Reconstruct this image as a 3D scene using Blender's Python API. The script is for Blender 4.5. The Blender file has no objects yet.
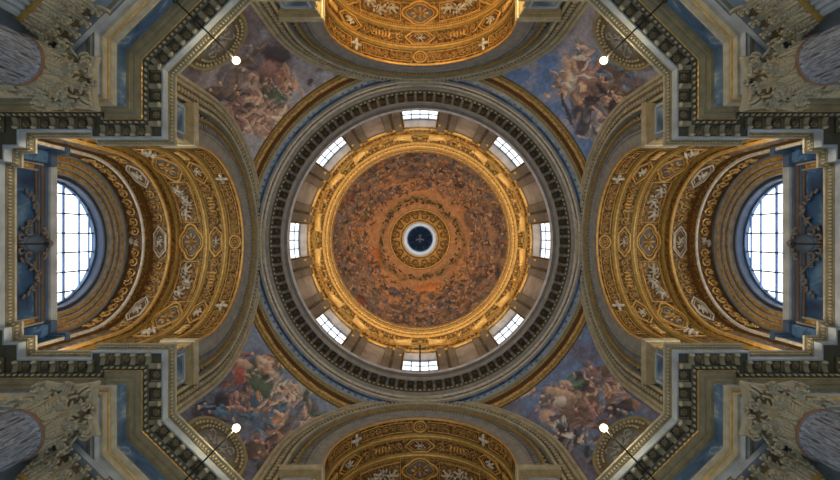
import bpy, math, random
import numpy as np
PI = math.pi
S = 8.0            # metres per plan unit (distance from the centre to a crossing arch)
Z0 = 1.5           # eye height above the church floor
F = 427.0          # focal length in pixels of an 840 px wide frame
C = bpy.context.scene.collection
sc = bpy.context.scene

# ------------------------------------------------------------------ camera, world, light, exposure
cam_d = bpy.data.cameras.new('camera'); cam = bpy.data.objects.new('camera', cam_d); C.objects.link(cam)
cam.location = (0, -.225, Z0); cam.rotation_euler = (PI, 0, 0)
cam_d.sensor_width = 36; cam_d.lens = 36 * F / 840; cam_d.clip_end = 500; cam_d.shift_y = -3.2 / 840
sc.camera = cam
w = bpy.data.worlds.new('world'); sc.world = w; w.use_nodes = True
w.node_tree.nodes['Background'].inputs[0].default_value = (0.78, 0.90, 1.0, 1)
w.node_tree.nodes['Background'].inputs[1].default_value = 0.40
sc.view_settings.view_transform = 'Standard'; sc.view_settings.look = 'None'
sc.view_settings.gamma = 1; sc.view_settings.exposure = 0.2; sc.view_settings.use_curve_mapping = False
sc.cycles.use_denoising = True
sc.cycles.max_bounces = 6; sc.cycles.diffuse_bounces = 3

def P(x, y, h): return (x * S, y * S, h * S + Z0)

def lamp(name, kind, loc, energy, color, size=0.1, rot=None, aim=None):
    d = bpy.data.lights.new(name, kind); d.energy = energy; d.color = color
    if kind == 'AREA': d.shape = 'DISK'; d.size = size
    elif kind in ('POINT', 'SPOT'): d.shadow_soft_size = size
    o = bpy.data.objects.new(name, d); C.objects.link(o); o.location = loc
    if aim is not None:
        import mathutils
        v = mathutils.Vector(aim) - mathutils.Vector(loc)
        o.rotation_euler = v.to_track_quat('-Z', 'Y').to_euler()
    return o
WARM = (1.0, 0.68, 0.31)
# unseen uplights added behind each arm's cornice lip to warm its vault (direction, power)
for k, en, cl in ((0, 215, (1, .84, .62)), (1, 75, (1, .74, .44)), (2, 215, (1, .84, .62)), (3, 950, WARM)):
    a = k * PI / 2
    for x, e2 in ((1.09, 1.0), (1.24, .6)):
        for y in (-.41, .41):
            X = x * math.cos(a) - y * math.sin(a); Y = x * math.sin(a) + y * math.cos(a)
            lamp('added_vault_light', 'POINT', P(X, Y, 1.60), en * e2 * .30, cl, .15)
# unseen spots added behind the drum cornice lip to light drum and dome
for k in range(16):
    a = (k + .5) * PI / 8
    lamp('added_dome_light', 'SPOT', P(.925 * math.cos(a), .925 * math.sin(a), 2.93), 185, (1.0, .78, .50), .12,
         aim=P(.25 * math.cos(a), .25 * math.sin(a), 4.3)).data.spot_size = 1.9
# ------------------------------------------------------------------ helpers
class MB:
    def __init__(s): s.v = []; s.f = []; s.sm = True; s.c = None
    def add(s, vs, fs):
        o = len(s.v); s.v += [tuple(p) for p in vs]; s.f += [tuple(i + o for i in f) for f in fs]; return s
    def grid(s, rows, wrap=False, flip=False):
        n = len(rows[0]); o = len(s.v)
        for r in rows: s.v += [tuple(p) for p in r]
        for i in range(len(rows) - 1):
            for j in range(n if wrap else n - 1):
                a = o + i * n + j; b = o + i * n + (j + 1) % n; c = b + n; d = a + n
                s.f.append((a, d, c, b) if flip else (a, b, c, d))
        return s
    def box(s, x0, x1, y0, y1, z0, z1):
        vs = [(x, y, z) for x in (x0, x1) for y in (y0, y1) for z in (z0, z1)]
        return s.add(vs, [(0, 1, 3, 2), (4, 6, 7, 5), (0, 4, 5, 1), (2, 3, 7, 6), (0, 2, 6, 4), (1, 5, 7, 3)])
    def blob(s, c, ax, nu=8, nv=5, rot=0.0):      # ellipsoid; rot turns it in the xy plane
        rows = []; cr, sr = math.cos(rot), math.sin(rot)
        for i in range(nv + 1):
            t = PI * i / nv
            row = []
            for j in range(nu):
                p = 2 * PI * j / nu
                x = ax[0] * math.sin(t) * math.cos(p); y = ax[1] * math.sin(t) * math.sin(p)
                row.append((c[0] + x * cr - y * sr, c[1] + x * sr + y * cr, c[2] + ax[2] * math.cos(t)))
            rows.append(row)
        return s.grid(rows, True)
    def tube(s, pts, r, n=6, closed=False):
        pts = [np.array(p, float) for p in pts]; N = len(pts); rows = []
        up = None
        for i in range(N):
            a = pts[(i - 1) % N] if (closed or i > 0) else pts[i]
            b = pts[(i + 1) % N] if (closed or i < N - 1) else pts[i]
            t = b - a; t /= (np.linalg.norm(t) + 1e-12)
            if up is None:
                up = np.array((0, 0, 1.0)) if abs(t[2]) < .9 else np.array((1.0, 0, 0))
            u = up - t * np.dot(up, t); u /= (np.linalg.norm(u) + 1e-12); up = u
            vv = np.cross(t, u); rr = r(i / (N - 1)) if callable(r) else r
            rows.append([tuple(pts[i] + rr * (math.cos(q) * u + math.sin(q) * vv)) for q in [2 * PI * k / n for k in range(n)]])
        if closed: rows.append(rows[0])
        s.grid(rows, True)
        if not closed:
            o = len(s.v); s.f.append(tuple(range(o - n, o))); s.f.append(tuple(reversed(range(o - N * n, o - N * n + n))))
        return s
    def lathe(s, prof, n=24, cx=0, cy=0):         # prof (r, z)
        return s.grid([[(cx + r * math.cos(2 * PI * j / n), cy + r * math.sin(2 * PI * j / n), z) for j in range(n)] for r, z in prof], True)
    def map(s, fn, i0=0):
        s.v = s.v[:i0] + [fn(*p) for p in s.v[i0:]]; return s
    def build(s, name, mat, parent=None, org=(0, 0, 0), smooth=False, colors=None, scale=True):
        m = bpy.data.meshes.new(name)
        k = S if scale else 1.0
        z = Z0 if scale else 0.0
        ox, oy, oz = org
        m.from_pydata([((p[0] - ox) * k, (p[1] - oy) * k, (p[2] - oz) * k + (z if parent is None and org == (0, 0, 0) else 0)) for p in s.v], [], s.f)
        if smooth: m.polygons.foreach_set('use_smooth', [True] * len(m.polygons))
        if colors is not None:
            at = m.color_attributes.new('paint', 'FLOAT_COLOR', 'POINT')
            at.data.foreach_set('color', np.asarray(colors, dtype=np.float32).ravel())
        m.materials.append(mat); m.update()
        o = bpy.data.objects.new(name, m); C.objects.link(o)
        if parent is not None: o.parent = parent
        elif org != (0, 0, 0): o.location = P(*org)
        return o

def tag(o, label=None, cat=None, group=None, kind=None):
    if label: o['label'] = label
    if cat: o['category'] = cat
    if group: o['group'] = group
    if kind: o['kind'] = kind
    return o
def empty(name, x=0, y=0, h=0, rz=0):
    o = bpy.data.objects.new(name, None); C.objects.link(o); o.location = P(x, y, h); o.rotation_euler = (0, 0, rz)
    o.empty_display_size = .2
    return o
def copy_tree(o, parent=None):
    c = o.copy(); C.objects.link(c)
    if parent is not None: c.parent = parent
    for ch in list(o.children): copy_tree(ch, c)
    return c
def mirror_to(o, sx, sy):        # o stands in the (+,+) quadrant
    c = o if (sx, sy) == (1, 1) else copy_tree(o)
    if c is not o:
        c.location = (o.location.x * sx, o.location.y * sy, o.location.z)
        rz = o.rotation_euler.z
        if sx * sy < 0: rz = -rz
        # reflect: matrix = M * Rz(rz) with M = diag(sx, sy); M*Rz(rz) = Rz(rz')*M
        c.rotation_euler = (0, 0, rz); c.scale = (sx, sy, 1)
    return c
def turn_to(o, k):               # o stands in the +x arm; k quarter turns
    c = o if k == 0 else copy_tree(o)
    if k:
        a = k * PI / 2; x, y, z = o.location
        c.location = (x * math.cos(a) - y * math.sin(a), x * math.sin(a) + y * math.cos(a), z)
        c.rotation_euler = (0, 0, o.rotation_euler.z + a)
    return c
QUADS = ((1, 1), (-1, 1), (-1, -1), (1, -1))
QN = {(1, 1): 'bottom right', (-1, 1): 'bottom left', (-1, -1): 'top left', (1, -1): 'top right'}
AN = {0: 'right', 1: 'bottom', 2: 'left', 3: 'top'}

# ------------------------------------------------------------------ materials
def nodes(name):
    m = bpy.data.materials.new(name); m.use_nodes = True; nt = m.node_tree
    return m, nt, nt.nodes['Principled BSDF']
def ramp(nt, stops):
    r = nt.nodes.new('ShaderNodeValToRGB'); e = r.color_ramp.elements
    while len(e) > 1: e.remove(e[0])
    e[0].position = stops[0][0]; e[0].color = (*stops[0][1], 1)
    for p, c in stops[1:]:
        q = e.new(p); q.color = (*c, 1)
    return r
def stone(name, stops, scale=2.0, rough=.6, bump=.3, metal=0.0, detail=6, bscale=None, vor=False, dist=.02, stretch=(1, 1, 1), distortion=0.0):
    m, nt, b = nodes(name)
    tc = nt.nodes.new('ShaderNodeTexCoord'); mp = nt.nodes.new('ShaderNodeMapping'); mp.inputs['Scale'].default_value = stretch
    nt.links.new(tc.outputs['Object'], mp.inputs[0])
    if vor:
        n = nt.nodes.new('ShaderNodeTexVoronoi'); n.inputs['Scale'].default_value = scale; out = n.outputs['Distance']; n.feature = 'SMOOTH_F1'
    else:
        n = nt.nodes.new('ShaderNodeTexNoise'); n.inputs['Scale'].default_value = scale; n.inputs['Detail'].default_value = detail
        n.inputs['Distortion'].default_value = distortion; out = n.outputs['Fac']
    nt.links.new(mp.outputs[0], n.inputs['Vector'])
    r = ramp(nt, stops); nt.links.new(out, r.inputs[0]); nt.links.new(r.outputs[0], b.inputs['Base Color'])
    b.inputs['Roughness'].default_value = rough; b.inputs['Metallic'].default_value = metal
    if bump:
        n2 = nt.nodes.new('ShaderNodeTexNoise'); n2.inputs['Scale'].default_value = bscale or scale * 3; n2.inputs['Detail'].default_value = 4
        nt.links.new(mp.outputs[0], n2.inputs['Vector'])
        bm = nt.nodes.new('ShaderNodeBump'); bm.inputs['Strength'].default_value = bump; bm.inputs['Distance'].default_value = dist
        nt.links.new(n2.outputs['Fac'], bm.inputs['Height']); nt.links.new(bm.outputs[0], b.inputs['Normal'])
    return m
def scaled(c, k): return tuple(min(1, x * k) for x in c)
def two(name, c, lo=.75, hi=1.15, **kw):
    return stone(name, [(.3, scaled(c, lo)), (.7, scaled(c, hi))], **kw)
BEIGE = two('beige_stone', (.33, .28, .16), scale=4)
BEIGE_L = two('pale_beige_stone', (.52, .47, .33), scale=4)
GREY = two('grey_stone', (.33, .33, .31), scale=3)
GREY_D = two('dark_grey_stone', (.17, .17, .17), scale=3)
PALE = two('pale_blue_stone', (.46, .53, .60), scale=2)
BLUE = stone('blue_veined_marble', [(.30, (.05, .11, .20)), (.48, (.13, .24, .40)), (.55, (.38, .47, .56)), (.62, (.15, .26, .42)), (.8, (.28, .40, .54))], scale=.9, rough=.35, bump=.05, distortion=1.2)
BLUE_D = stone('dark_blue_marble', [(.3, (.01, .035, .10)), (.55, (.03, .11, .27)), (.6, (.11, .23, .42)), (.66, (.025, .085, .22))], scale=.8, rough=.35, bump=.05, distortion=1.0)
STONE_D = two('shaded_brown_stone', (.17, .14, .08), scale=5)  # ground behind eggs and leaves, with crevice shade put into the colour
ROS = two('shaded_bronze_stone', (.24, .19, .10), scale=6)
DARK = two('shaded_recess_stone', (.10, .085, .05), scale=6)  # shade between the modillions is put into this soffit colour
GOLD = stone('gilded_stucco', [(.3, (.34, .18, .045)), (.5, (.62, .37, .11)), (.7, (.86, .60, .25))], scale=7, rough=.38, metal=.45, bump=.5, bscale=16, dist=.03)
GOLD_L = two('bright_gilded_moulding', (.86, .53, .16), scale=5, rough=.35, metal=.4, bump=.15)
GOLD_D = stone('gilded_relief_ground', [(.25, (.04, .02, .008)), (.45, (.17, .085, .025)), (.65, (.50, .31, .10)), (.8, (.78, .58, .28))], scale=9, rough=.45, metal=.3, bump=.9, bscale=14, dist=.05, detail=3)
BROWN = two('dark_gold_ground', (.16, .075, .02), scale=8, rough=.5, metal=.2)
OLIVE_G = two('tarnished_gilding', (.42, .29, .08), scale=5, rough=.45, metal=.3)
IVORY = two('ivory_stucco', (.72, .66, .54), scale=6, bump=.5, bscale=14)
MAROON = two('russet_marble', (.28, .15, .09), scale=5, rough=.35)
PINK = two('pinkish_plaster', (.42, .36, .32), scale=2)
TAUPE = two('taupe_plaster', (.21, .185, .155), scale=2, bump=.1)
WHITE = two('white_plaster', (.72, .72, .74), scale=3, bump=.1)
IRON = two('black_iron', (.015, .015, .018), scale=6, rough=.8, metal=0, bump=0)
SHAFT = stone('streaked_marble', [(.3, (.06, .05, .06)), (.42, (.14, .16, .20)), (.50, (.42, .48, .56)), (.56, (.15, .15, .18)), (.66, (.52, .58, .66)), (.8, (.22, .25, .30))], scale=20, rough=.4, bump=.25, stretch=(1, 1, .12), detail=8)
BLUEGREY = two('blue_grey_plaster', (.075, .13, .23), scale=2, bump=.1)
NAVY = two('navy_plaster', (.03, .045, .08), scale=2, bump=.1)
def emit(name, col, st, grad=None):
    m, nt, b = nodes(name)
    b.inputs['Base Color'].default_value = (*scaled(col, .8), 1); b.inputs['Emission Color'].default_value = (*col, 1)
    b.inputs['Emission Strength'].default_value = st; return m
PANE = emit('daylit_window_glass', (.78, .89, 1), 3.6)
PANE_D = emit('daylit_drum_glass', (.88, .94, 1), 1.5)
BULB = emit('lit_lamp_glass', (1, .80, .42), 2.6)
def paint_mat(name, rough=.7):
    m, nt, b = nodes(name)
    a = nt.nodes.new('ShaderNodeVertexColor'); a.layer_name = 'paint'
    nt.links.new(a.outputs[0], b.inputs['Base Color']); b.inputs['Roughness'].default_value = rough
    n2 = nt.nodes.new('ShaderNodeTexNoise'); n2.inputs['Scale'].default_value = 5
    bm = nt.nodes.new('ShaderNodeBump'); bm.inputs['Strength'].default_value = .15; bm.inputs['Distance'].default_value = .03
    nt.links.new(n2.outputs['Fac'], bm.inputs['Height']); nt.links.new(bm.outputs[0], b.inputs['Normal'])
    return m
FRESCO = paint_mat('fresco_paint')

# ------------------------------------------------------------------ sweeps
def miters(path, closed=False):
    n = len(path); res = []
    def ln(a, b):
        dx, dy = b[0] - a[0], b[1] - a[1]; L = math.hypot(dx, dy); return (-dy / L, dx / L)
    for i in range(n):
        if i == 0 and not closed: m = ln(path[0], path[1])
        elif i == n - 1 and not closed: m = ln(path[-2], path[-1])
        else:
            a = ln(path[i - 1], path[i]); b = ln(path[i], path[(i + 1) % n])
            k = 1 + a[0] * b[0] + a[1] * b[1]; m = ((a[0] + b[0]) / k, (a[1] + b[1]) / k)
        res.append(m)
    return res
def sweep(mb, prof, path, mit, i0=0, i1=None, n=1):
    i1 = len(path) if i1 is None else i1
    rows = []
    for p, h in prof:
        rows.append([(path[i][0] + mit[i][0] * p, path[i][1] + mit[i][1] * p, h) for i in range(i0, i1)])
    mb.grid(rows); return mb
def off(path, mit, i, p): return (path[i][0] + mit[i][0] * p, path[i][1] + mit[i][1] * p)
def revolve(mb, prof, n=128, a0=0, a1=2 * PI):
    full = abs(a1 - a0 - 2 * PI) < 1e-6
    cols = n if full else n + 1
    mb.grid([[(R * math.cos(a0 + (a1 - a0) * j / n), R * math.sin(a0 + (a1 - a0) * j / n), h) for j in range(cols)] for R, h in prof], full); return mb
def arch_pts(r, c, hb, n=40):
    pts = []
    if hb < c: pts.append((-r, hb))
    for i in range(n + 1):
        t = -PI / 2 + PI * i / n; pts.append((r * math.sin(t), c + r * math.cos(t)))
    if hb < c: pts.append((r, hb))
    return pts
def arch(mb, prof, c, hb, n=48):             # prof (r, x) swept round a vertical arch facing -x
    mb.grid([[(x, y, h) for y, h in arch_pts(r, c, hb, n)] for r, x in prof], flip=True); return mb
def seam(seed): return random.Random(seed)

# ================================================================== STRUCTURE
# exterior shell that closes the building from h = 1.0 upwards
mb = MB()
q = 1.85
for sgn in (0, 1, 2, 3):
    a = sgn * PI / 2; ca, sa = math.cos(a), math.sin(a)
    pts = [(q, -q), (q, q)]
    mb.add([(x * ca - y * sa, x * sa + y * ca, h) for (x, y) in pts for h in (.95, 2.95)], [(0, 1, 3, 2)])
mb.grid([[(R * math.cos(2 * PI * j / 32), R * math.sin(2 * PI * j / 32), h) for j in range(32)] for R, h in ((2.7, 2.95), (1.28, 2.95), (1.28, 4.3), (1.0, 5.2), (.4, 5.4), (.4, 6.6), (0.0, 6.7))], True)
tag(mb.build('wall_exterior', GREY), kind='structure')

# plan of the wall planes at entablature level
H = [(1.51, .498), (1.063, .498), (1.063, .472), (1.0, .472), (1.0, .659)]
MIRR = [(y, x) for x, y in reversed(H)]
QP = [(1.51, .443)] + H + MIRR[:4] + [(.498, 1.51), (.443, 1.51)]
QM = miters(QP)
EP = [(1.51, -.498), (1.51, -.443), (1.56, -.443), (1.56, -.391), (1.585, -.391)]
EP = [(1.063, -.498)] + EP + [(x, -y) for x, y in reversed(EP)] + [(1.063, .498)]
EM = miters(EP)

def eggs_along(mb, p0, p1, h, nrm, size, step, tall=1.25, depth=.6):
    L = math.hypot(p1[0] - p0[0], p1[1] - p0[1]); n = max(1, int(L / step)); rot = math.atan2(p1[1] - p0[1], p1[0] - p0[0])
    for i in range(n):
        t = (i + .5) / n
        mb.blob((p0[0] + (p1[0] - p0[0]) * t, p0[1] + (p1[1] - p0[1]) * t, h), (size, size * depth, size * tall), 6, 4, rot)

def entablature(name, path, mit, i0, i1, root, skip=()):
    """all swept members of the great cornice; p, h profile; root's origin is the world centre at eye height"""
    def part(nm, prof, mat, smooth=False):
        return sweep(MB(), prof, path, mit, i0, i1).build(nm, mat, root)
    part('architrave', [(-.012, 1.31), (.0, 1.312), (.0, 1.333)], PALE)
    part('upper_fascia', [(.0, 1.333), (.008, 1.335), (.008, 1.358), (.016, 1.362), (.022, 1.372), (.022, 1.378), (0, 1.38)], BEIGE_L)
    part('architrave_fillet', [(.0085, 1.3555), (.012, 1.357), (.012, 1.361), (.009, 1.363)], GOLD_L)
    part('frieze_panel', [(0, 1.38), (0, 1.456)], BLUE)
    part('bed_moulding', [(0, 1.452), (.009, 1.454), (.009, 1.461), (.005, 1.462), (.014, 1.468), (.019, 1.468), (.019, 1.473), (.016, 1.474), (.034, 1.482)], BEIGE)
    part('bed_fillet', [(.034, 1.480), (.036, 1.484)], GOLD_L)
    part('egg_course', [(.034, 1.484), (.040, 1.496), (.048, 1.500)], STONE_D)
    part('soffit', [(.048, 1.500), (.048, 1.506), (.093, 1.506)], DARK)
    part('corona', [(.090, 1.503), (.0955, 1.503), (.0955, 1.534)], PALE)
    part('cymatium', [(.0955, 1.533), (.099, 1.534), (.099, 1.543), (.108, 1.553)], BEIGE)
    part('top_fillet', [(.108, 1.552), (.1115, 1.553), (.1115, 1.561), (-.06, 1.566)], BEIGE_L)
    eg = MB(); lf = MB(); dt = MB()
    for i in range(i0, i1 - 1):
        if math.dist(path[i], path[i + 1]) < .001: continue
        d = ((path[i + 1][0] - path[i][0]), (path[i + 1][1] - path[i][1])); L = math.hypot(*d); d = (d[0] / L, d[1] / L)
        nrm = (-d[1], d[0])
        a, b = off(path, mit, i, .044), off(path, mit, i + 1, .044)
        if (b[0] - a[0]) * d[0] + (b[1] - a[1]) * d[1] > .015:
            eggs_along(eg, a, b, 1.489, nrm, .0070, .0200)
        a, b = off(path, mit, i, .103), off(path, mit, i + 1, .103)
        if (b[0] - a[0]) * d[0] + (b[1] - a[1]) * d[1] > .008:
            eggs_along(lf, a, b, 1.543, nrm, .0042, .0125, 1.7, .8)
        a, b = off(path, mit, i, .0165), off(path, mit, i + 1, .0165)
        if (b[0] - a[0]) * d[0] + (b[1] - a[1]) * d[1] > .008:
            eggs_along(dt, a, b, 1.366, nrm, .003, .008, 1.0, .8)
    eg.build('egg_ornament', BEIGE_L, root, smooth=True); lf.build('leaf_ornament', BEIGE_L, root, smooth=True); dt.build('bead_ornament', BEIGE_L, root, smooth=True)
    # modillions and rosettes on the soffit
    for i in range(i0, i1 - 1):
        d = ((path[i + 1][0] - path[i][0]), (path[i + 1][1] - path[i][1])); L = math.hypot(*d); d = (d[0] / L, d[1] / L); nrm = (-d[1], d[0])
        a, b = off(path, mit, i, .048), off(path, mit, i + 1, .048)
        a2, b2 = off(path, mit, i, .092), off(path, mit, i + 1, .092)
        ta, tb = max(a[0] * d[0] + a[1] * d[1], a2[0] * d[0] + a2[1] * d[1]), min(b[0] * d[0] + b[1] * d[1], b2[0] * d[0] + b2[1] * d[1])
        L2 = tb - ta
        if L2 < .05: continue
        n = max(1, round(L2 / .0605)); st = L2 / n
        base = path[i][0] * nrm[0] + path[i][1] * nrm[1]
        def pt(t, p): return (d[0] * (ta + t) + nrm[0] * (base + p), d[1] * (ta + t) + nrm[1] * (base + p))
        for k in range(n + 1):
            t = k * st
            # scrolled bracket
            m = MB(); prof = [(.053, 1.490), (.057, 1.492), (.064, 1.495), (.074, 1.496), (.083, 1.493), (.088, 1.491), (.091, 1.496), (.091, 1.506), (.053, 1.506)]
            w_ = .0085; nn = len(prof)
            vs = []
            for tt in (t - w_, t + w_):
                for p, h in prof:
                    x, y = pt(tt, p); vs.append((x, y, h))
            fs = [tuple(range(nn)), tuple(reversed(range(nn, 2 * nn)))] + [(j, j + nn, (j + 1) % nn + nn, (j + 1) % nn) for j in range(nn)]
            m.add(vs, fs)
            mo_ = m.build('modillion', BEIGE, root)
            m = MB(); x0, y0 = pt(t, .0860); m.blob((x0, y0, 1.4925), (.0115, .0065, .0065), 6, 4, math.atan2(d[1], d[0]))
            m.build('scroll_end', BEIGE_L, mo_, smooth=True)
        for k in range(n):
            t = (k + .5) * st; x0, y0 = pt(t, .073)
            rt = math.atan2(d[1], d[0])
            m = MB()
            hw = st / 2 - .0115
            # raised square frame of the coffer
            for s_ in (-1, 1):
                xa, ya = pt(t + s_ * hw, .052); xb, yb = pt(t + s_ * hw, .089)
                m.tube([(xa, ya, 1.5045), (xb, yb, 1.5045)], .0022, 5)
            m.build('coffer_frame', BEIGE, root)
            m = MB()
            for j in range(8):
                an = rt + j * PI / 4; m.blob((x0 + .0085 * math.cos(an), y0 + .0085 * math.sin(an), 1.5015), (.0068, .0038, .005), 6, 4, an)
            for j in range(5):
                an = rt + j * PI / 2.5; m.blob((x0 + .004 * math.cos(an), y0 + .004 * math.sin(an), 1.497), (.0038, .0026, .004), 6, 4, an)
            m.blob((x0, y0, 1.493), (.0028, .0028, .004), 6, 4)
            m.build('rosette', ROS, root, smooth=True)

def zero(name):           # a thing whose parts are authored in world plan units
    return empty(name, 0, 0, 0)

r0 = zero('great_cornice')
# corner entablature: segments of the arm side, pier and diagonal face
entablature('c', QP, QM, 1, len(QP) - 1 - 0, r0)
for qd in QUADS:
    o = mirror_to(r0, *qd)
    tag(o, f'beige modillion cornice with rosettes over blue frieze on the {QN[qd]} pier', 'cornice', 'great cornices round the crossing piers')
r1 = zero('end_cornice')
entablature('e', EP, EM, 1, len(EP) - 1, r1)
for k in (0, 2):
    o = turn_to(r1, k)
    tag(o, f'straight cornice with egg moulding below the {AN[k]} lunette window', 'cornice', 'cornices below the lunette windows')

# soffit of the architrave, and walls under it
SP = [(1.6, .494), (1.0, .494), (1.0, .659)]; SP = SP + [(y, x) for x, y in reversed(SP)]; SM_ = miters(SP)
sf = MB(); sweep(sf, [(0, 1.311), (-.02, 1.311), (-.02, 1.316), (-.03, 1.316)], SP, SM_)
sb = MB(); sweep(sb, [(-.03, 1.316), (-.085, 1.316)], SP, SM_)
sg = MB(); sweep(sg, [(-.085, 1.316), (-.085, 1.311), (-.10, 1.311), (-.10, 1.316)], SP, SM_)
sh = MB(); sweep(sh, [(-.10, 1.316), (-.13, 1.316), (-.13, 1.311), (-.14, 1.311), (-.14, 1.316), (-.24, 1.316)], SP, SM_)
rt = zero('trim_1')
sf.build('soffit_border', BEIGE, rt); sb.build('soffit_panel', PALE, rt); sg.build('soffit_rib', OLIVE_G, rt); sh.build('soffit_bed', PALE, rt)
for n_, qd in enumerate(QUADS):
    o = mirror_to(rt, *qd); o.name = f'trim_{n_+1}'; tag(o, kind='structure')
LW = [(1.84, .56), (1.14, .56), (1.14, .60), (.997, .743), (1.0635, .809)]
LW = LW + [(y, x) for x, y in reversed(LW)]
LM = miters(LW)
lw = sweep(MB(), [(0, .35), (0, 1.32)], LW, LM); lo = lw.build('wall_pier', PALE)
for qd in QUADS:
    o = mirror_to(lo, *qd); tag(o, kind='structure')
# attic wall above the great cornice, behind the arches
aw = sweep(MB(), [(-.012, 1.55), (-.012, 1.76)], QP, QM, 4, 8); ao = aw.build('wall_attic', BEIGE)
for qd in QUADS:
    o = mirror_to(ao, *qd); tag(o, kind='structure')

# ================================================================== CROSSING ARCHES
CA = 2.0; CO = 2.0      # centre heights of the inner and outer mouldings
ra = zero('crossing_arch')
arch(MB(), [(.44, 1.02), (.44, 1.0), (.452, .998), (.455, 1.002), (.50, 1.002), (.503, .994), (.512, .994), (.515, 1.002)], CA, 1.56).build('inner_fascia', GREY, ra)
arch(MB(), [(.515, 1.002), (.555, 1.002)], CA, 1.56).build('fret_band', GREY_D, ra)
arch(MB(), [(.555, 1.002), (.557, .994), (.567, .992), (.570, 1.0)], CA, 1.56).build('gilt_fillet', OLIVE_G, ra)
arch(MB(), [(.570, 1.0), (.572, 1.03), (.600, 1.03)], CA, 1.56).build('dark_groove', BLUE_D, ra)  # blue groove; its depth shadow is put into the dark tone
arch(MB(), [(.600, 1.03), (.600, .988), (.610, .984), (.616, .990), (.618, .996)], CA, 1.56).build('archivolt_roll', BEIGE_L, ra)
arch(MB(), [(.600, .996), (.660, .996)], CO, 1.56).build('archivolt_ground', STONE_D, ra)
arch(MB(), [(.660, .996), (.662, .988), (.670, .984), (.676, .988), (.680, .994)], CO, 1.56).build('archivolt_moulding', BEIGE_L, ra)
arch(MB(), [(.680, .994), (.683, .982), (.694, .978), (.700, .985), (.702, 1.03)], CO, 1.56).build('outer_fillet', BEIGE_L, ra)
eg = MB(); fr = MB()
def arch_at(r, s, c=CA):                 # arclength along the arch from its crown
    if abs(s) < PI / 2 * r: return r * math.sin(s / r), c + r * math.cos(s / r), s / r
    return math.copysign(r, s), c - (abs(s) - PI / 2 * r), math.copysign(PI / 2, s)
def eggs_arch(mb, r, x, size, step, smax, tall=1.3, deep=.7, c=CA):
    n = int(smax / step)
    for i in range(-n, n + 1):
        y, h, t = arch_at(r, i * step, c)
        j = len(mb.v); mb.blob((0, 0, 0), (size * deep, size, size * tall), 6, 4)
        ct, st = math.cos(t), math.sin(t)
        mb.map(lambda a, b, c_: (x + a, y + b * ct + c_ * st, h - b * st + c_ * ct), j)
eggs_arch(eg, .639, .992, .0100, .0245, 1.35, c=CO)
eg.build('egg_ornament', BEIGE_L, ra, smooth=True)
eggs_arch(fr, .535, 1.0, .006, .021, 1.2, 2.0, .5)
fr.build('fret_ornament', GREY, ra, smooth=True)
sc_ = MB()
eggs_arch(sc_, .586, 1.022, .008, .034, 1.25, 1.0, .9)
tag(sc_.build('scalloped_edging', PALE, ra, smooth=True), kind='stuff')
for k in range(4):
    o = turn_to(ra, k)
    tag(o, f'grey stone arch with egg moulding framing the {AN[k]} barrel vault', 'arch', 'crossing arches')

# impost piers on the cornice at the foot of each arch (two per arm)
ri = empty('impost_block', 1.0, .50, 1.56)
og = (1.0, .50, 1.56)
MB().box(.992, 1.10, .442, .585, 1.56, 1.80).build('block', BLUE, ri, org=og)
m = MB()
for (a, b) in ((.455, .462), (.565, .572)): m.box(.984, .992, a, b, 1.58, 1.79)
m.box(.984, .992, .455, .572, 1.783, 1.79); m.build('panel_frame', PALE, ri, org=og)
m = MB(); pp = [(1.12, .439), (.990, .439), (.990, .59), (1.12, .59)]; 
pp2 = [(1.12, .59), (.990, .59), (.990, .439), (1.12, .439)]
def cap(pp, prof, mat, nm, parent, og):
    mi = miters(pp); m = sweep(MB(), prof, pp, mi); 
    top = [(pp[i][0] + mi[i][0] * prof[-1][0], pp[i][1] + mi[i][1] * prof[-1][0], prof[-1][1]) for i in range(len(pp))]
    m.add(top, [tuple(range(len(top)))]); return m.build(nm, mat, parent, org=og)
pr_ = [(-.004, 1.795), (.006, 1.805), (.006, 1.815), (.012, 1.822), (.012, 1.832), (.016, 1.838)]
cap([(x, y) for x, y in pp], pr_, BEIGE, 'cap_moulding', ri, og)
cap([(x, y) for x, y in pp], [(.014, 1.838), (.020, 1.840), (.020, 1.852), (.024, 1.864)], BEIGE_L, 'cap_slab', ri, og)
ri2 = copy_tree(ri); ri2.location = P(1.0, -.50, 1.56); ri2.scale = (1, -1, 1)
for k in range(4):
    for s_, o_ in ((1, ri), (-1, ri2)):
        o = turn_to(o_, k)
        sd = {0: ('lower', 'upper'), 1: ('left', 'right'), 2: ('upper', 'lower'), 3: ('right', 'left')}[k][0 if s_ > 0 else 1]
        tag(o, f'blue marble impost block under the {sd} foot of the {AN[k]} crossing arch', 'impost block', 'impost blocks at the arch feet')

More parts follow.
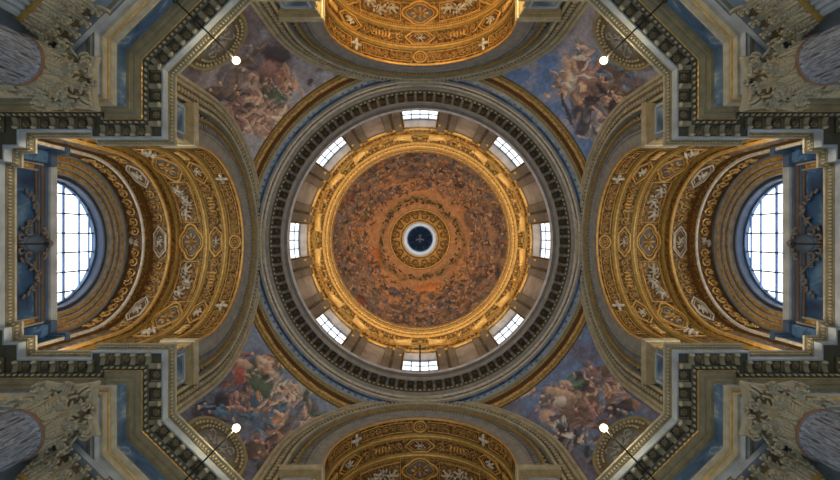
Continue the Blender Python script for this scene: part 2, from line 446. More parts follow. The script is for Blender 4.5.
# ================================================================== BARREL VAULTS
VC, VR = 1.99, .44
def cyl(r, c):           # (u along arc, v depth, w inward relief) -> point
    return lambda u, v, w_: (v, (r - w_) * math.sin(u / r), c + (r - w_) * math.cos(u / r))
def flatband(mb, r, c, x0, x1, hb=1.56, n=64, nx=1):
    arch(mb, [(r, x0 + (x1 - x0) * i / nx) for i in range(nx + 1)], c, hb, n); return mb
def vrib(root, nm, mat, prof, c=VC, hb=1.56):      # prof (r, x)
    return arch(MB(), prof, c, hb, 64).build(nm, mat, root)
def hexpts(u, v, a, b):       # a: half along u (pointed), b: half along v
    return [(u - a, v), (u - a * .5, v - b), (u + a * .5, v - b), (u + a, v), (u + a * .5, v + b), (u - a * .5, v + b)]
def frame(mb, pts, r=.004, h=.004, closed=True, n=6):
    P3 = []
    N = len(pts)
    for i in range(N):
        a = pts[i]; b = pts[(i + 1) % N]
        for k in range(3):
            P3.append((a[0] + (b[0] - a[0]) * k / 3, a[1] + (b[1] - a[1]) * k / 3, h))
    mb.tube(P3, r, n, closed=True)
def circ(u, v, a, b, n=20): return [(u + a * math.cos(2 * PI * i / n), v + b * math.sin(2 * PI * i / n)) for i in range(n)]
def quatre(u, v, a, b, n=32):
    out = []
    for i in range(n):
        t = 2 * PI * i / n; rr = .86 + .2 * abs(math.cos(2 * t)) ** 1.2
        out.append((u + a * rr * math.cos(t), v + b * rr * math.sin(t)))
    return out
def plate(mb, pts, h):
    cx = sum(p[0] for p in pts) / len(pts); cy = sum(p[1] for p in pts) / len(pts); n = len(pts)
    vs = [(p[0], p[1], 0) for p in pts] + [(cx + (p[0] - cx) * .96, cy + (p[1] - cy) * .96, h) for p in pts] + [(cx, cy, h)]
    mb.add(vs, [(i, (i + 1) % n, n + (i + 1) % n, n + i) for i in range(n)] + [(n + i, n + (i + 1) % n, 2 * n) for i in range(n)])
def scrolls(mb, u0, u1, v0, v1, rnd, h=.004, r=.0022, dens=1.0):
    """running rinceau: spirals with leaf buds filling the rectangle"""
    W = v1 - v0; vm = (v0 + v1) / 2; step = W * .95 / dens; n = max(1, int((u1 - u0) / step)); st = (u1 - u0) / n
    for i in range(n):
        uc = u0 + (i + .5) * st; sg = 1 if i % 2 else -1
        R = min(st, W) * .46
        pts = []
        for k in range(11):
            t = k / 10; a = sg * (PI * 2.6 * t) + (PI if i % 2 else 0); rr = R * (1 - .8 * t)
            pts.append((uc + rr * math.cos(a), vm + rr * math.sin(a), h * (1 + .5 * t)))
        mb.tube(pts, lambda t: r * (1.15 - .5 * t), 5)
        mb.blob((uc, vm, h * 1.5), (R * .26, R * .26, h * 1.0), 6, 4)
        for k in range(7):
            a = rnd.uniform(0, 2 * PI); rr = R * rnd.uniform(.65, 1.05)
            mb.blob((uc + rr * math.cos(a), vm + rr * math.sin(a) * .95, h * .9), (R * .24, R * .11, h * .9), 6, 4, a + rnd.uniform(.5, 1.2))
def putto(mb, u, v, s, rnd, h=.006):
    """small reclining figure in relief with drapery and wings"""
    f = rnd.choice((-1, 1)); a = rnd.uniform(-.4, .4)
    def B(x, y, ax, ay, r_=0, hh=1.0):
        x *= f; r_ *= f; X = x * math.cos(a) - y * math.sin(a); Y = x * math.sin(a) + y * math.cos(a)
        mb.blob((u + X * s, v + Y * s, h * hh), (ax * s, ay * s, h * 1.1 * hh), 8, 5, r_ + a)
    B(0, 0, .36, .20, .5); B(-.42, -.22, .14, .14, 0, 1.3); B(.1, .27, .12, .10, 0, 1.1)
    B(.42, .18, .30, .11, .3); B(.70, .28, .20, .07, -.5); B(.35, -.16, .30, .10, -.5); B(.62, -.34, .18, .07, .2)
    B(-.30, .22, .26, .07, 1.0); B(-.55, .32, .16, .06, .3); B(-.12, -.40, .28, .08, 1.9); B(-.8, 0, .22, .12, 1.2, .8); B(.05, .5, .3, .08, .2, .8)

rv = zero('barrel_vault')
mp = cyl(VR, VC)
m = MB(); flatband(m, VR, VC, 1.0, 1.385, n=64); m.build('vault_shell', GOLD_D, rv)
# plain gold strips between bands
vrib(rv, 'outer_rib', GOLD_L, [(VR, 1.0), (VR - .006, 1.001), (VR - .006, 1.010), (VR - .001, 1.014)])
for (a, b) in ((1.087, 1.121), (1.195, 1.229)):
    vrib(rv, 'gilt_rib', OLIVE_G, [(VR, a), (VR - .005, a + .001), (VR - .006, a + .008), (VR - .010, a + .012), (VR - .010, b - .010), (VR - .005, b - .006), (VR - .005, b - .001), (VR, b)])
vrib(rv, 'rib_fillet', GOLD_L, [(VR - .010, 1.098), (VR - .0125, 1.100), (VR - .0125, 1.106), (VR - .010, 1.108)])
vrib(rv, 'rib_fillet', GOLD_L, [(VR - .010, 1.206), (VR - .0125, 1.208), (VR - .0125, 1.213), (VR - .010, 1.215)])
vrib(rv, 'brown_rib', OLIVE_G, [(VR, 1.366), (VR - .006, 1.368), (VR - .006, 1.376), (VR - .012, 1.38), (VR - .012, 1.387)])
rnd = seam(4)
umax = PI / 2 * VR * .93
# band 1: roundels and scroll panels
def part_m(fn, nm, mat, mpf, root=rv, smooth=True):
    m = MB(); fn(m); m.map(mpf); return m.build(nm, mat, root, smooth=smooth)
v1a, v1b = 1.018, 1.083; vm1 = (v1a + v1b) / 2
us = [0, .39, -.39]
for i, u in enumerate(us):
    if abs(u) > umax + .02: continue
    if i == 0:
        part_m(lambda m: (frame(m, circ(u, vm1, .036, .031), .0045, .005), frame(m, circ(u, vm1, .022, .019), .002, .004)), 'roundel', GOLD_L, mp)
        part_m(lambda m: [m.blob((u + .008 * math.cos(j * PI / 3), vm1 + .008 * math.sin(j * PI / 3), .004), (.007, .004, .005), 6, 4, j * PI / 3) for j in range(6)], 'roundel_flower', GOLD, mp)
    else:
        part_m(lambda m: [m.blob((u + .020 * math.cos(j * PI / 2), vm1 + .020 * math.sin(j * PI / 2), .007), (.016, .009, .009), 6, 4, j * PI / 2) for j in range(4)] + [m.blob((u, vm1, .01), (.012, .012, .01), 8, 5)], 'cherub_boss', IVORY, mp)
for s_ in (-1, 1):
    for a, b in ((.045, .355), (.425, .64)):
        ua, ub = (a, b) if s_ > 0 else (-b, -a)
        part_m(lambda m: frame(m, [(ua, v1a + .006), (ub, v1a + .006), (ub, v1b - .006), (ua, v1b - .006)], .0022, .002), 'panel_frame', GOLD_L, mp)
        part_m(lambda m: scrolls(m, ua + .006, ub - .006, v1a + .012, v1b - .012, rnd), 'scroll_relief', GOLD, mp)
# band 2: hexagons with small figures, candelabra panels between
v2a, v2b = 1.124, 1.192; vm2 = (v2a + v2b) / 2
for u in (0, .44, -.44):
    part_m(lambda m: (frame(m, hexpts(u, vm2, .086, .034), .0045, .005), frame(m, hexpts(u, vm2, .064, .024), .002, .003)), 'hexagon_frame', GOLD_L, mp)
    part_m(lambda m: plate(m, hexpts(u, vm2, .062, .022), .002), 'hexagon_ground', BROWN, mp, smooth=False)
    part_m(lambda m: putto(m, u, vm2, .036, rnd, .006), 'hexagon_relief', IVORY, mp)
for s_ in (-1, 1):
    for a, b in ((.095, .345), (.535, .66)):
        ua, ub = (a, b) if s_ > 0 else (-b, -a)
        part_m(lambda m: scrolls(m, ua, ub, v2a + .008, v2b - .008, rnd, .005, .003), 'candelabrum_relief', GOLD, mp)
        part_m(lambda m: [m.blob(((ua + ub) / 2 + d_, vm2, .006), (.006, .02, .007), 6, 4) for d_ in (-.04, -.02, 0, .02, .04)], 'candelabrum_stem', GOLD_L, mp)
# band 3: quatrefoil medallions and ivory reliefs
v3a, v3b = 1.233, 1.362; vm3 = (v3a + v3b) / 2
for u in (0, .475, -.475):
    part_m(lambda m: (frame(m, quatre(u, vm3, .098, .064), .0055, .006), frame(m, quatre(u, vm3, .076, .050), .0025, .004)), 'quatrefoil_frame', GOLD_L, mp)
    part_m(lambda m: [m.blob((p[0], p[1], .005), (.0045, .0045, .004), 6, 4) for p in quatre(u, vm3, .087, .057, 32)], 'bead_ring', OLIVE_G, mp)
    part_m(lambda m: plate(m, quatre(u, vm3, .068, .044), .002), 'quatrefoil_ground', GREY_D, mp, smooth=False)
    part_m(lambda m: ([m.blob((u + .038 * math.cos(j * PI / 4), vm3 + .025 * math.sin(j * PI / 4), .006), (.018, .008, .007), 6, 4, j * PI / 4) for j in range(8)],
                      [m.blob((u + .010 * math.cos(j * PI / 3), vm3 + .010 * math.sin(j * PI / 3), .010), (.009, .005, .006), 6, 4, j * PI / 3) for j in range(6)]), 'quatrefoil_flower', GOLD, mp)
for s_ in (-1, 1):
    for a, b in ((.112, .362), (.588, .68)):
        ua, ub = (a, b) if s_ > 0 else (-b, -a); uc = (ua + ub) / 2
        part_m(lambda m: frame(m, [(ua, v3a + .014), (ub, v3a + .014), (ub, v3b - .014), (ua, v3b - .014)], .003, .003), 'relief_frame', GOLD_L, mp)
        part_m(lambda m: [putto(m, uc + q_ * s_, vm3 + .012 * w2, .050, rnd, .010) for q_, w2 in (((-.07, 1), (0, -1), (.07, 1)) if b - a > .2 else ((0, 0),))], 'putto_relief', IVORY, mp)
    for a, b in ((-.07, .07), (.24, .38)):
        pass
part_m(lambda m: scrolls(m, -umax, umax, v3a + .001, v3a + .013, rnd, .003, .0015), 'leaf_border', GOLD, mp)
part_m(lambda m: scrolls(m, -umax, umax, v3b - .013, v3b - .001, rnd, .003, .0015), 'leaf_border', GOLD, mp)
part_m(lambda m: [m.blob((-umax + i * .014, 1.2265, .004), (.005, .0045, .004), 6, 4) for i in range(int(2 * umax / .014))], 'bead_row', GOLD_L, mp)
part_m(lambda m: [m.blob((-umax + i * .014, 1.1165, .008), (.005, .003, .003), 6, 4) for i in range(int(2 * umax / .014))], 'bead_row', GOLD_L, mp)
# second arch: lower and narrower
c4, r4 = 1.95, .41; mp4 = cyl(r4, c4)
arch(MB(), [(VR + .05, 1.385), (r4 + .012, 1.385)], c4, 1.56, 64).build('arch_face', GOLD_D, rv)
vrib(rv, 'arch_lip', GOLD_L, [(r4 + .012, 1.385), (r4 + .010, 1.380), (r4 - .002, 1.380), (r4 - .004, 1.390), (r4, 1.394)], c4)
flatband(MB(), r4, c4, 1.39, 1.485, n=64).build('arch_soffit', GOLD_D, rv)
v4a, v4b = 1.400, 1.468; vm4 = (v4a + v4b) / 2; um4 = PI / 2 * r4 * .93
for u in (0, .41, -.41):
    part_m(lambda m: (frame(m, hexpts(u, vm4, .088, .033), .004, .005), frame(m, hexpts(u, vm4, .070, .024), .002, .003)), 'hexagon_frame', IVORY, mp4)
    part_m(lambda m: plate(m, hexpts(u, vm4, .068, .022), .002), 'hexagon_ground', BROWN, mp4, smooth=False)
    part_m(lambda m: putto(m, u, vm4, .036, rnd, .007), 'hexagon_relief', IVORY, mp4)
for s_ in (-1, 1):
    for a, b in ((.10, .31), (.51, .62)):
        ua, ub = (a, b) if s_ > 0 else (-b, -a)
        part_m(lambda m: scrolls(m, ua, ub, v4a + .006, v4b - .006, rnd, .005, .003), 'scroll_relief', GOLD, mp4)
vrib(rv, 'brown_rib', BROWN, [(r4, 1.470), (r4 - .006, 1.472), (r4 - .006, 1.486)], c4)
# third arch: acanthus band
c5, r5 = 1.90, .39; mp5 = cyl(r5, c5)
arch(MB(), [(r4 + .06, 1.485), (r5 + .010, 1.485)], c5, 1.56, 64).build('arch_face', GOLD_D, rv)
vrib(rv, 'arch_lip', IVORY, [(r5 + .012, 1.485), (r5 + .010, 1.480), (r5 - .002, 1.480), (r5 - .003, 1.488), (r5, 1.49)], c5)
flatband(MB(), r5, c5, 1.488, 1.562, n=64).build('arch_soffit', BROWN, rv)
um5 = PI / 2 * r5 * .95
part_m(lambda m: scrolls(m, -um5, -.03, 1.494, 1.550, rnd, .008, .005), 'acanthus_relief', GOLD, mp5)
part_m(lambda m: scrolls(m, .03, um5, 1.494, 1.550, rnd, .008, .005), 'acanthus_relief', GOLD, mp5)
part_m(lambda m: (putto(m, -.006, 1.515, .022, rnd, .01), putto(m, .006, 1.54, .022, rnd, .01)), 'keystone_mask', IVORY, mp5)
# stepped rings round the lunette
cw = 1.875
rings = [(.395, 1.560), (.378, 1.560), (.378, 1.566), (.360, 1.568), (.357, 1.560), (.350, 1.562), (.350, 1.572), (.335, 1.574), (.332, 1.567), (.324, 1.569), (.324, 1.580), (.310, 1.582), (.307, 1.574), (.300, 1.576), (.299, 1.585)]
mats = [GREY, GREY, GOLD, GREY, GREY, GREY_D, GOLD, GREY, GREY, GREY_D, GOLD, GREY, GREY, GREY]
for i in range(len(rings) - 1):
    vrib(rv, 'lunette_ring', mats[i], [rings[i], rings[i + 1]], cw, 1.56)
VT = {0: 'brown and gold barrel vault with carved reliefs on the right side',
      1: 'dim bronze-brown barrel vault cut off by the bottom edge of the picture',
      2: 'brown and gold barrel vault with carved reliefs on the left side',
      3: 'brightly lit golden barrel vault cut off by the top edge of the picture'}
for k in range(4):
    tag(turn_to(rv, k), VT[k], 'vault', 'coffered barrel vaults of the arms')
# end walls with the attic below the lunette
def endwall(k):
    r = zero('wall_' + {0: 'east', 1: 'south', 2: 'west', 3: 'north'}[k]); r.rotation_euler = (0, 0, k * PI / 2)
    return r
ew = zero('wall_end')
MB().add([(1.585, -.6, 1.55), (1.585, .6, 1.55), (1.585, .6, 1.862), (1.585, -.6, 1.862)], [(0, 1, 2, 3)]).build('attic_panel', BLUE_D, ew)
m = MB(); m.box(1.578, 1.60, -.42, .42, 1.752, 1.762); m.box(1.570, 1.60, -.42, .42, 1.770, 1.786); m.build('attic_moulding', two('brown_marble', (.13, .10, .09), scale=3), ew)
m = MB(); m.box(1.574, 1.60, -.42, .42, 1.762, 1.770); m.box(1.566, 1.60, -.42, .42, 1.786, 1.800); m.build('attic_band', BLUEGREY, ew)
m = MB(); m.box(1.556, 1.66, -.42, .42, 1.800, 1.832); m.build('sill', PALE, ew)
arch(MB(), [(.30, 1.584), (.286, 1.584), (.283, 1.590), (.283, 1.64)], 1.862, 1.832, 64).build('window_reveal', NAVY, ew)
arch(MB(), [(.50, 1.586), (.283, 1.586)], 1.862, 1.56, 48).build('lunette_wall', GREY, ew)
for s_ in (-1, 1):
    m = MB(); a, b = sorted((s_ * .388, s_ * .50)); m.box(1.490, 1.60, a, b, 1.55, 1.765); m.build('corner_block', BLUE_D, ew)
    m = MB(); a, b = sorted((s_ * .380, s_ * .51)); m.box(1.482, 1.60, a, b, 1.765, 1.778); a, b = sorted((s_ * .372, s_ * .51)); m.box(1.474, 1.60, a, b, 1.778, 1.80); m.build('corner_cap', BLUEGREY, ew)
    m = MB(); a, b = sorted((s_ * .335, s_ * .40)); m.box(1.550, 1.60, a, b, 1.55, 1.78); m.build('corner_block', BLUE_D, ew)
    m = MB(); a, b = sorted((s_ * .325, s_ * .41)); m.box(1.538, 1.60, a, b, 1.78, 1.81); m.build('corner_cap', BLUEGREY, ew)
for k in range(4):
    o = turn_to(ew, k); o.name = 'wall_' + {0: 'east', 1: 'south', 2: 'west', 3: 'north'}[k]; tag(o, kind='structure')

# lunette windows
def lunette():
    r = empty('window_1', 1.63, 0, 1.862); og = (1.63, 0, 1.862)
    R = .283
    n = 32; vs = [(1.64, R * math.sin(t), 1.85 + R * math.cos(t)) for t in [-PI / 2 + PI * i / n for i in range(n + 1)]]
    vs = [(x, y, h - .015 if h < 1.8501 else h) for x, y, h in vs]
    MB().add(vs + [(x + .002, y, h) for x, y, h in vs], [tuple(range(n + 1)), tuple(reversed(range(n + 1, 2 * n + 2)))] + [(i, i + n + 1, i + n + 2, i + 1) for i in range(n)]).build('pane', PANE, r, org=og)
    m = MB(); arch(m, [(R, 1.625), (R - .008, 1.625), (R - .008, 1.639)], 1.862, 1.862, 48); m.build('frame', BLUEGREY, r, org=og)
    m = MB()
    for y in (-.225, -.135, -.045, .045, .135, .225):
        h1 = 1.855 + math.sqrt(max(0, R * R - y * y)); m.box(1.630, 1.636, y - .0036, y + .0036, 1.85, h1)
    m.build('mullion', BLUEGREY, r, org=og)
    m = MB()
    for h in (1.955, 2.045, 2.105):
        yy = math.sqrt(R * R - (h - 1.862) ** 2); t = .0042 if h < 2 else .002; m.box(1.629, 1.637, -yy, yy, h - t, h + t)
    m.build('glazing_bar', BLUEGREY, r, org=og)
    return r
lw_ = lunette()
for n_, k in enumerate((0, 2)):
    o = turn_to(lw_, k); o.name = f'window_{n_+1}'; tag(o, kind='structure')

# cartouches below the lunettes
rc = empty('cartouche', 1.58, 0, 1.72); og = (1.58, 0, 1.72)
def cm(y, h, w_): return (1.583 - w_, y, 1.735 + h)
m = MB(); plate(m, circ(0, 0, .040, .050, 24), .016); m.blob((0, 0, .014), (.034, .044, .016), 12, 6); m.map(cm); m.build('shield', BLUEGREY, rc, org=og, smooth=True)
for s_ in (-1, 1):
    for (u, v, R_, a0) in ((.048, .040, .018, 0), (.052, -.03, .020, 2), (.030, .058, .014, 1), (.03, -.058, .014, 3)):
        m = MB(); pts = [(s_ * (u + R_ * (1 - .75 * t) * math.cos(a0 + 5 * t)), v + R_ * (1 - .75 * t) * math.sin(a0 + 5 * t), .014 + .01 * t) for t in [i / 12 for i in range(13)]]
        m.tube(pts, lambda t: .006 * (1.1 - .5 * t), 6)
        m.map(cm); m.build('scroll', GREY_D, rc, org=og, smooth=True)
m = MB(); m.blob((0, .06, .025), (.016, .012, .016), 8, 5); m.map(cm); m.build('crown_boss', GREY_D, rc, org=og, smooth=True)
m = MB(); m.blob((0, -.065, .02), (.012, .01, .012), 8, 5); m.map(cm); m.build('pendant_boss', GREY_D, rc, org=og, smooth=True)
rn = seam(9)
for s_ in (-1, 1):
    m = MB()
    pts = [(s_ * (.06 + .15 * t), -.035 + .085 * math.sin(2.6 * t) - .04 * t, .008) for t in [i / 14 for i in range(15)]]
    m.tube(pts, lambda t: .004 * (1.2 - t), 6)
    for i in range(16):
        t = i / 16; u, v, _ = pts[min(14, int(t * 15))]; m.blob((u, v + rn.uniform(-.018, .018), .008), (.014, .006, .007), 6, 4, rn.uniform(0, 3))
    m.map(cm); m.build('acanthus_spray', GREY_D, rc, org=og, smooth=True)
for k in (0, 2):
    tag(turn_to(rc, k), f'dark carved shield cartouche with leaf sprays on blue panel beneath the {AN[k]} lunette window', 'cartouche', 'cartouches beneath the lunettes')
# iron bar in front of each cartouche (lamp bracket seen from below)
rb = empty('iron_bracket', 1.52, 0, 1.56)
MB().tube([(0, 0, 0), (0, 0, 1.0), (-.04, 0, 1.35)], .026, 8).build('post', IRON, rb, scale=False)
MB().lathe([(0, 0), (.09, 0), (.09, .05), (.03, .12), (0, .12)], 12).build('foot', IRON, rb, scale=False)
m = MB().blob((-.04, 0, 1.38), (.07, .07, .09), 10, 6); m.build('finial', IRON, rb, scale=False, smooth=True)
for k in (0, 2):
    tag(turn_to(rb, k), f'black iron post on the cornice before the {AN[k]} shield cartouche', 'bracket', 'iron posts before the cartouches')

# ================================================================== COLUMNS AND PILASTERS
def leaf(mb, W, L, curl, base_r, ang, z0, bellr, thick=.05, lobes=5, spread=1.0):
    """acanthus leaf: a ribbed blade rising on the bell and curling out, with fingered side lobes; local metres"""
    import mathutils
    nv = 16; sp = []
    for i in range(nv + 1):
        t = i / nv
        if t < .66: z = z0 + L * .92 * t / .66; ro = bellr(z) + .015 + .05 * t
        else:
            q_ = (t - .66) / .34 * PI * 1.15; ro = bellr(z0 + L * .92) + .048 + curl * .5 * (1 - math.cos(q_)); z = z0 + L * .92 + curl * .42 * math.sin(q_)
        sp.append((ro, z))
    i0 = len(mb.v); top = []; bot = []
    for i, (ro, z) in enumerate(sp):
        t = i / nv; w_ = W * .62 * (.55 + .45 * math.sin(PI * min(1, t * 1.1 + .1))) * (1 - .6 * max(0, t - .7) / .3)
        ra_, rb_ = [], []
        for j in range(7):
            s_ = -1 + j / 3.0; rg_ = .03 * (1 if j % 2 == 0 else -.6)
            ra_.append((ro + rg_ * (1 - .5 * t), s_ * w_ / 2, z)); rb_.append((ro - .035, s_ * w_ / 2, z - .01))
        top.append(ra_); bot.append(rb_)
    mb.grid(top); mb.grid(bot, flip=True); mb.grid([[r_[0] for r_ in top], [r_[0] for r_ in bot]]); mb.grid([[r_[-1] for r_ in bot], [r_[-1] for r_ in top]])
    for i in (2, 4, 6, 8, 10, 12, 14, 16):
        t = i / nv; ro, z = sp[i]; r1, z1 = sp[min(nv, i + 1)]; r0_, z0_ = sp[i - 1]
        T = mathutils.Vector((r1 - r0_, 0, z1 - z0_)).normalized(); N = mathutils.Vector((T.z, 0, -T.x))
        wl = W * (.30 + .22 * math.sin(PI * min(1, t * 1.15))) * (1 - .5 * max(0, t - .75) / .25)
        for sd in (-1, 1):
            D = (mathutils.Vector((0, sd, 0)) * .80 + T * .55 + N * (.10 + .25 * t)).normalized(); B = D.cross(N).normalized(); NN = B.cross(D)
            c = mathutils.Vector((ro, sd * wl * .55, z)) + T * .03
            j0 = len(mb.v); mb.blob((0, 0, 0), (wl * .60, .042, .040), 6, 4)
            mb.map(lambda x, y, zz: tuple(c + D * x + B * y + NN * zz), j0)
    mb.tube([(ro + .02, 0, z) for ro, z in sp], lambda t: .030 * (1.2 - .7 * t), 5)
    ca, sa = math.cos(ang), math.sin(ang)
    mb.map(lambda x, y, z: (x * ca - y * sa, x * sa + y * ca, z), i0)
def spiral(mb, cx, cz, R, a0, turns, ang, dist, r=.035, sgn=1, side=0.0):
    pts = []
    for i in range(22):
        t = i / 21; a = a0 + sgn * turns * 2 * PI * t; rr = R * (1 - .85 * t)
        pts.append((dist + cx + rr * math.cos(a), side + .03 * t, cz + rr * math.sin(a)))
    ca, sa = math.cos(ang), math.sin(ang)
    mb.tube([(x * ca - y * sa, x * sa + y * ca, z) for x, y, z in pts], lambda t: r * (1.2 - .5 * t), 6)

CX, CY, HA = 1.062, .496, 1.125
rcol = empty('marble_column', CX, CY, -Z0 / S)
colh = HA * S + Z0; r_sh = .066 * S; HC = (1.308 - HA) * S
m = MB(); rows = []
NF = 24
for z, rs in ((.0, 1.10), (.9, 1.10), (4, 1.08), (colh - .14, .97), (colh - .05, .97), (colh, 1.03)):
    row = []
    for j in range(NF * 6):
        a = 2 * PI * j / (NF * 6); ph = (j % 6) / 6; d_ = math.sin(ph * PI) ** .8 * .035 if .9 <= z <= colh - .1 else 0
        row.append(((r_sh * rs - d_) * math.cos(a), (r_sh * rs - d_) * math.sin(a), z))
    rows.append(row)
m.grid(rows, True); m.build('shaft', SHAFT, rcol, scale=False, smooth=True)
m = MB().lathe([(r_sh * .95, colh - .03), (r_sh * 1.04, colh - .02), (r_sh * 1.07, colh + .01), (r_sh * 1.04, colh + .05), (r_sh * .9, colh + .06)], 48)
m.build('astragal', MAROON, rcol, scale=False, smooth=True)
m = MB().lathe([(0, 0), (r_sh * 1.5, 0), (r_sh * 1.5, .2), (r_sh * 1.35, .35), (r_sh * 1.2, .45), (r_sh * 1.28, .6), (r_sh * 1.12, .8), (r_sh * 1.1, .9)], 32); m.build('base', BEIGE, rcol, scale=False)
def bellr(z):
    t = (z - colh) / HC; return r_sh * (.86 + .08 * t + .22 * max(0, t - .55) ** 1.3)
m = MB().lathe([(bellr(colh + HC * t), colh + HC * t) for t in [i / 10 for i in range(10)]], 32)
capo = m.build('capital', STONE_D, rcol, scale=False, smooth=True)
for row, (nl, W, L, cu, z0, da) in enumerate(((8, .33, HC * .30, .30, colh + .06, 0), (8, .34, HC * .58, .34, colh + .08, PI / 8))):
    for j in range(nl):
        m = MB(); leaf(m, W * 1.25, L, cu, r_sh, da + j * PI / 4, z0, bellr); m.build('acanthus_leaf', BEIGE_L, capo, scale=False, smooth=True)
for j in range(4):
    a = PI / 4 + j * PI / 2
    for sd in (-1, 1):
        m = MB(); spiral(m, .16, colh + HC * .78, .155, PI * .9, 1.6, a, r_sh * 1.05, .034, -1, sd * .05)
        ca, sa = math.cos(a), math.sin(a)
        m.tube([(r_sh * .95 * ca - sd * .25 * -sa * -1, r_sh * .95 * sa - sd * .25 * ca * 1, colh + HC * .5), ((r_sh * 1.02 + .03) * ca, (r_sh * 1.02 + .03) * sa, colh + HC * .86)], .03, 6)
        m.build('volute', BEIGE_L, capo, scale=False, smooth=True)
    a2 = j * PI / 2
    for sd in (-1, 1):
        m = MB(); spiral(m, .06, colh + HC * .80, .09, 0, 1.4, a2 + sd * .16, r_sh * 1.02, .022, sd, 0); m.build('helix', IVORY, capo, scale=False, smooth=True)
    m = MB()
    for q_ in range(8):
        an = q_ * PI / 4; m.blob((.60 + .0, .07 * math.cos(an), .07 * math.sin(an)), (.05, .045, .045), 6, 4)
    m.blob((.65, 0, 0), (.05, .04, .04), 6, 4)
    m.map(lambda x, y, z: (x * math.cos(a2) - y * math.sin(a2), x * math.sin(a2) + y * math.cos(a2), z + colh + HC * .91)); m.build('fleuron', BEIGE_L, capo, scale=False, smooth=True)
# concave-sided abacus
def abacus(hw, sag, z0, z1, n=12):
    out = []
    cs = [(hw, -hw), (hw, hw), (-hw, hw), (-hw, -hw)]
    for i in range(4):
        a, b = cs[i], cs[(i + 1) % 4]; mx, my = -(a[0] + b[0]) / 2 / hw, -(a[1] + b[1]) / 2 / hw
        for k in range(n):
            t = .045 + .91 * k / (n - 1); s_ = sag * (1 - (2 * t - 1) ** 2)
            out.append((a[0] + (b[0] - a[0]) * t + mx * s_, a[1] + (b[1] - a[1]) * t + my * s_))
    return out
m = MB(); ab = [abacus(.60, .10, 0, 0), abacus(.63, .11, 0, 0), abacus(.67, .11, 0, 0), abacus(.70, .11, 0, 0), abacus(.70, .11, 0, 0)]
zz = [colh + HC * .86, colh + HC * .90, colh + HC * .92, colh + HC * .97, colh + HC * 1.0]
m.grid([[(x, y, z) for x, y in A] for A, z in zip(ab, zz)], True); nA = len(ab[0]); m.f.append(tuple(range(nA)))
m.build('abacus', BEIGE_L, capo, scale=False)
for qd in QUADS:
    o = mirror_to(rcol, *qd)
    tag(o, f'streaked marble column with leafy Corinthian capital in the {QN[qd]} corner of the picture', 'column', 'corner columns')

# fluted pilasters on the diagonals beside the columns
PD, PT = 1.18, .250
ux, uy = math.cos(PI / 4), math.sin(PI / 4)
for_t = lambda d_, t: (d_ * ux + t * ux, d_ * uy - t * uy)
px_, py_ = for_t(PD, PT)
rp = empty('fluted_pilaster', px_, py_, -Z0 / S, PI / 4)     # local -x faces the crossing centre, +y runs away from the column
hw = .56
m = MB(); n = 7; prof = [(-0.0, -hw)]
pr = []
for i in range(n):
    y0 = -hw + .07 + i * (2 * hw - .14) / n; wf = (2 * hw - .14) / n
    pr += [(0, y0 + .02), ] + [(.05 * math.sin(PI * k / 4), y0 + .02 + (wf - .04) * k / 4) for k in range(1, 4)] + [(0, y0 + wf - .02)]
pr = [(.45, -hw), (0, -hw)] + pr + [(0, hw), (.45, hw)]
m.grid([[(x, y, z) for x, y in pr] for z in (0, colh)]); m.build('shaft', PALE, rp, scale=False)
m = MB().box(-.06, .45, -hw - .05, hw + .05, colh, colh + .08); m.build('astragal', OLIVE_G, rp, scale=False)
m = MB().box(.08, .45, -hw, hw, colh + .08, colh + HC * .88); cp = m.build('capital', STONE_D, rp, scale=False)
flat = lambda z: .0
for (z0, L, cu, ys) in ((colh + .08, HC * .30, .28, (-.38, 0, .38)), (colh + .1, HC * .56, .32, (-.55, -.18, .18, .55))):
    for y in ys:
        m = MB(); leaf(m, .38, L, cu, 0, PI, z0, flat); m.map(lambda a, b, c: (a, b + y, c)); m.build('acanthus_leaf', BEIGE_L, cp, scale=False, smooth=True)
for sd in (-1, 1):
    m = MB(); spiral(m, .12, colh + HC * .78, .17, PI * .9, 1.6, PI - sd * .5, .0, .036, -1, 0); m.map(lambda a, b, c: (a, b + sd * .6, c)); m.build('volute', BEIGE_L, cp, scale=False, smooth=True)
m = MB().box(-.08, .45, -hw - .05, hw + .05, colh + HC * .90, colh + HC); m.build('abacus', PALE, cp, scale=False)
for qd in QUADS:
    o = mirror_to(rp, *qd)
    if qd[0] * qd[1] < 0: o.rotation_euler = (0, 0, -PI / 4)
    elif qd == (-1, -1): o.rotation_euler = (0, 0, PI / 4)
    tag(o, f'fluted pale pilaster with leaf capital behind the {QN[qd]} column', 'pilaster', 'fluted pilasters behind the columns')

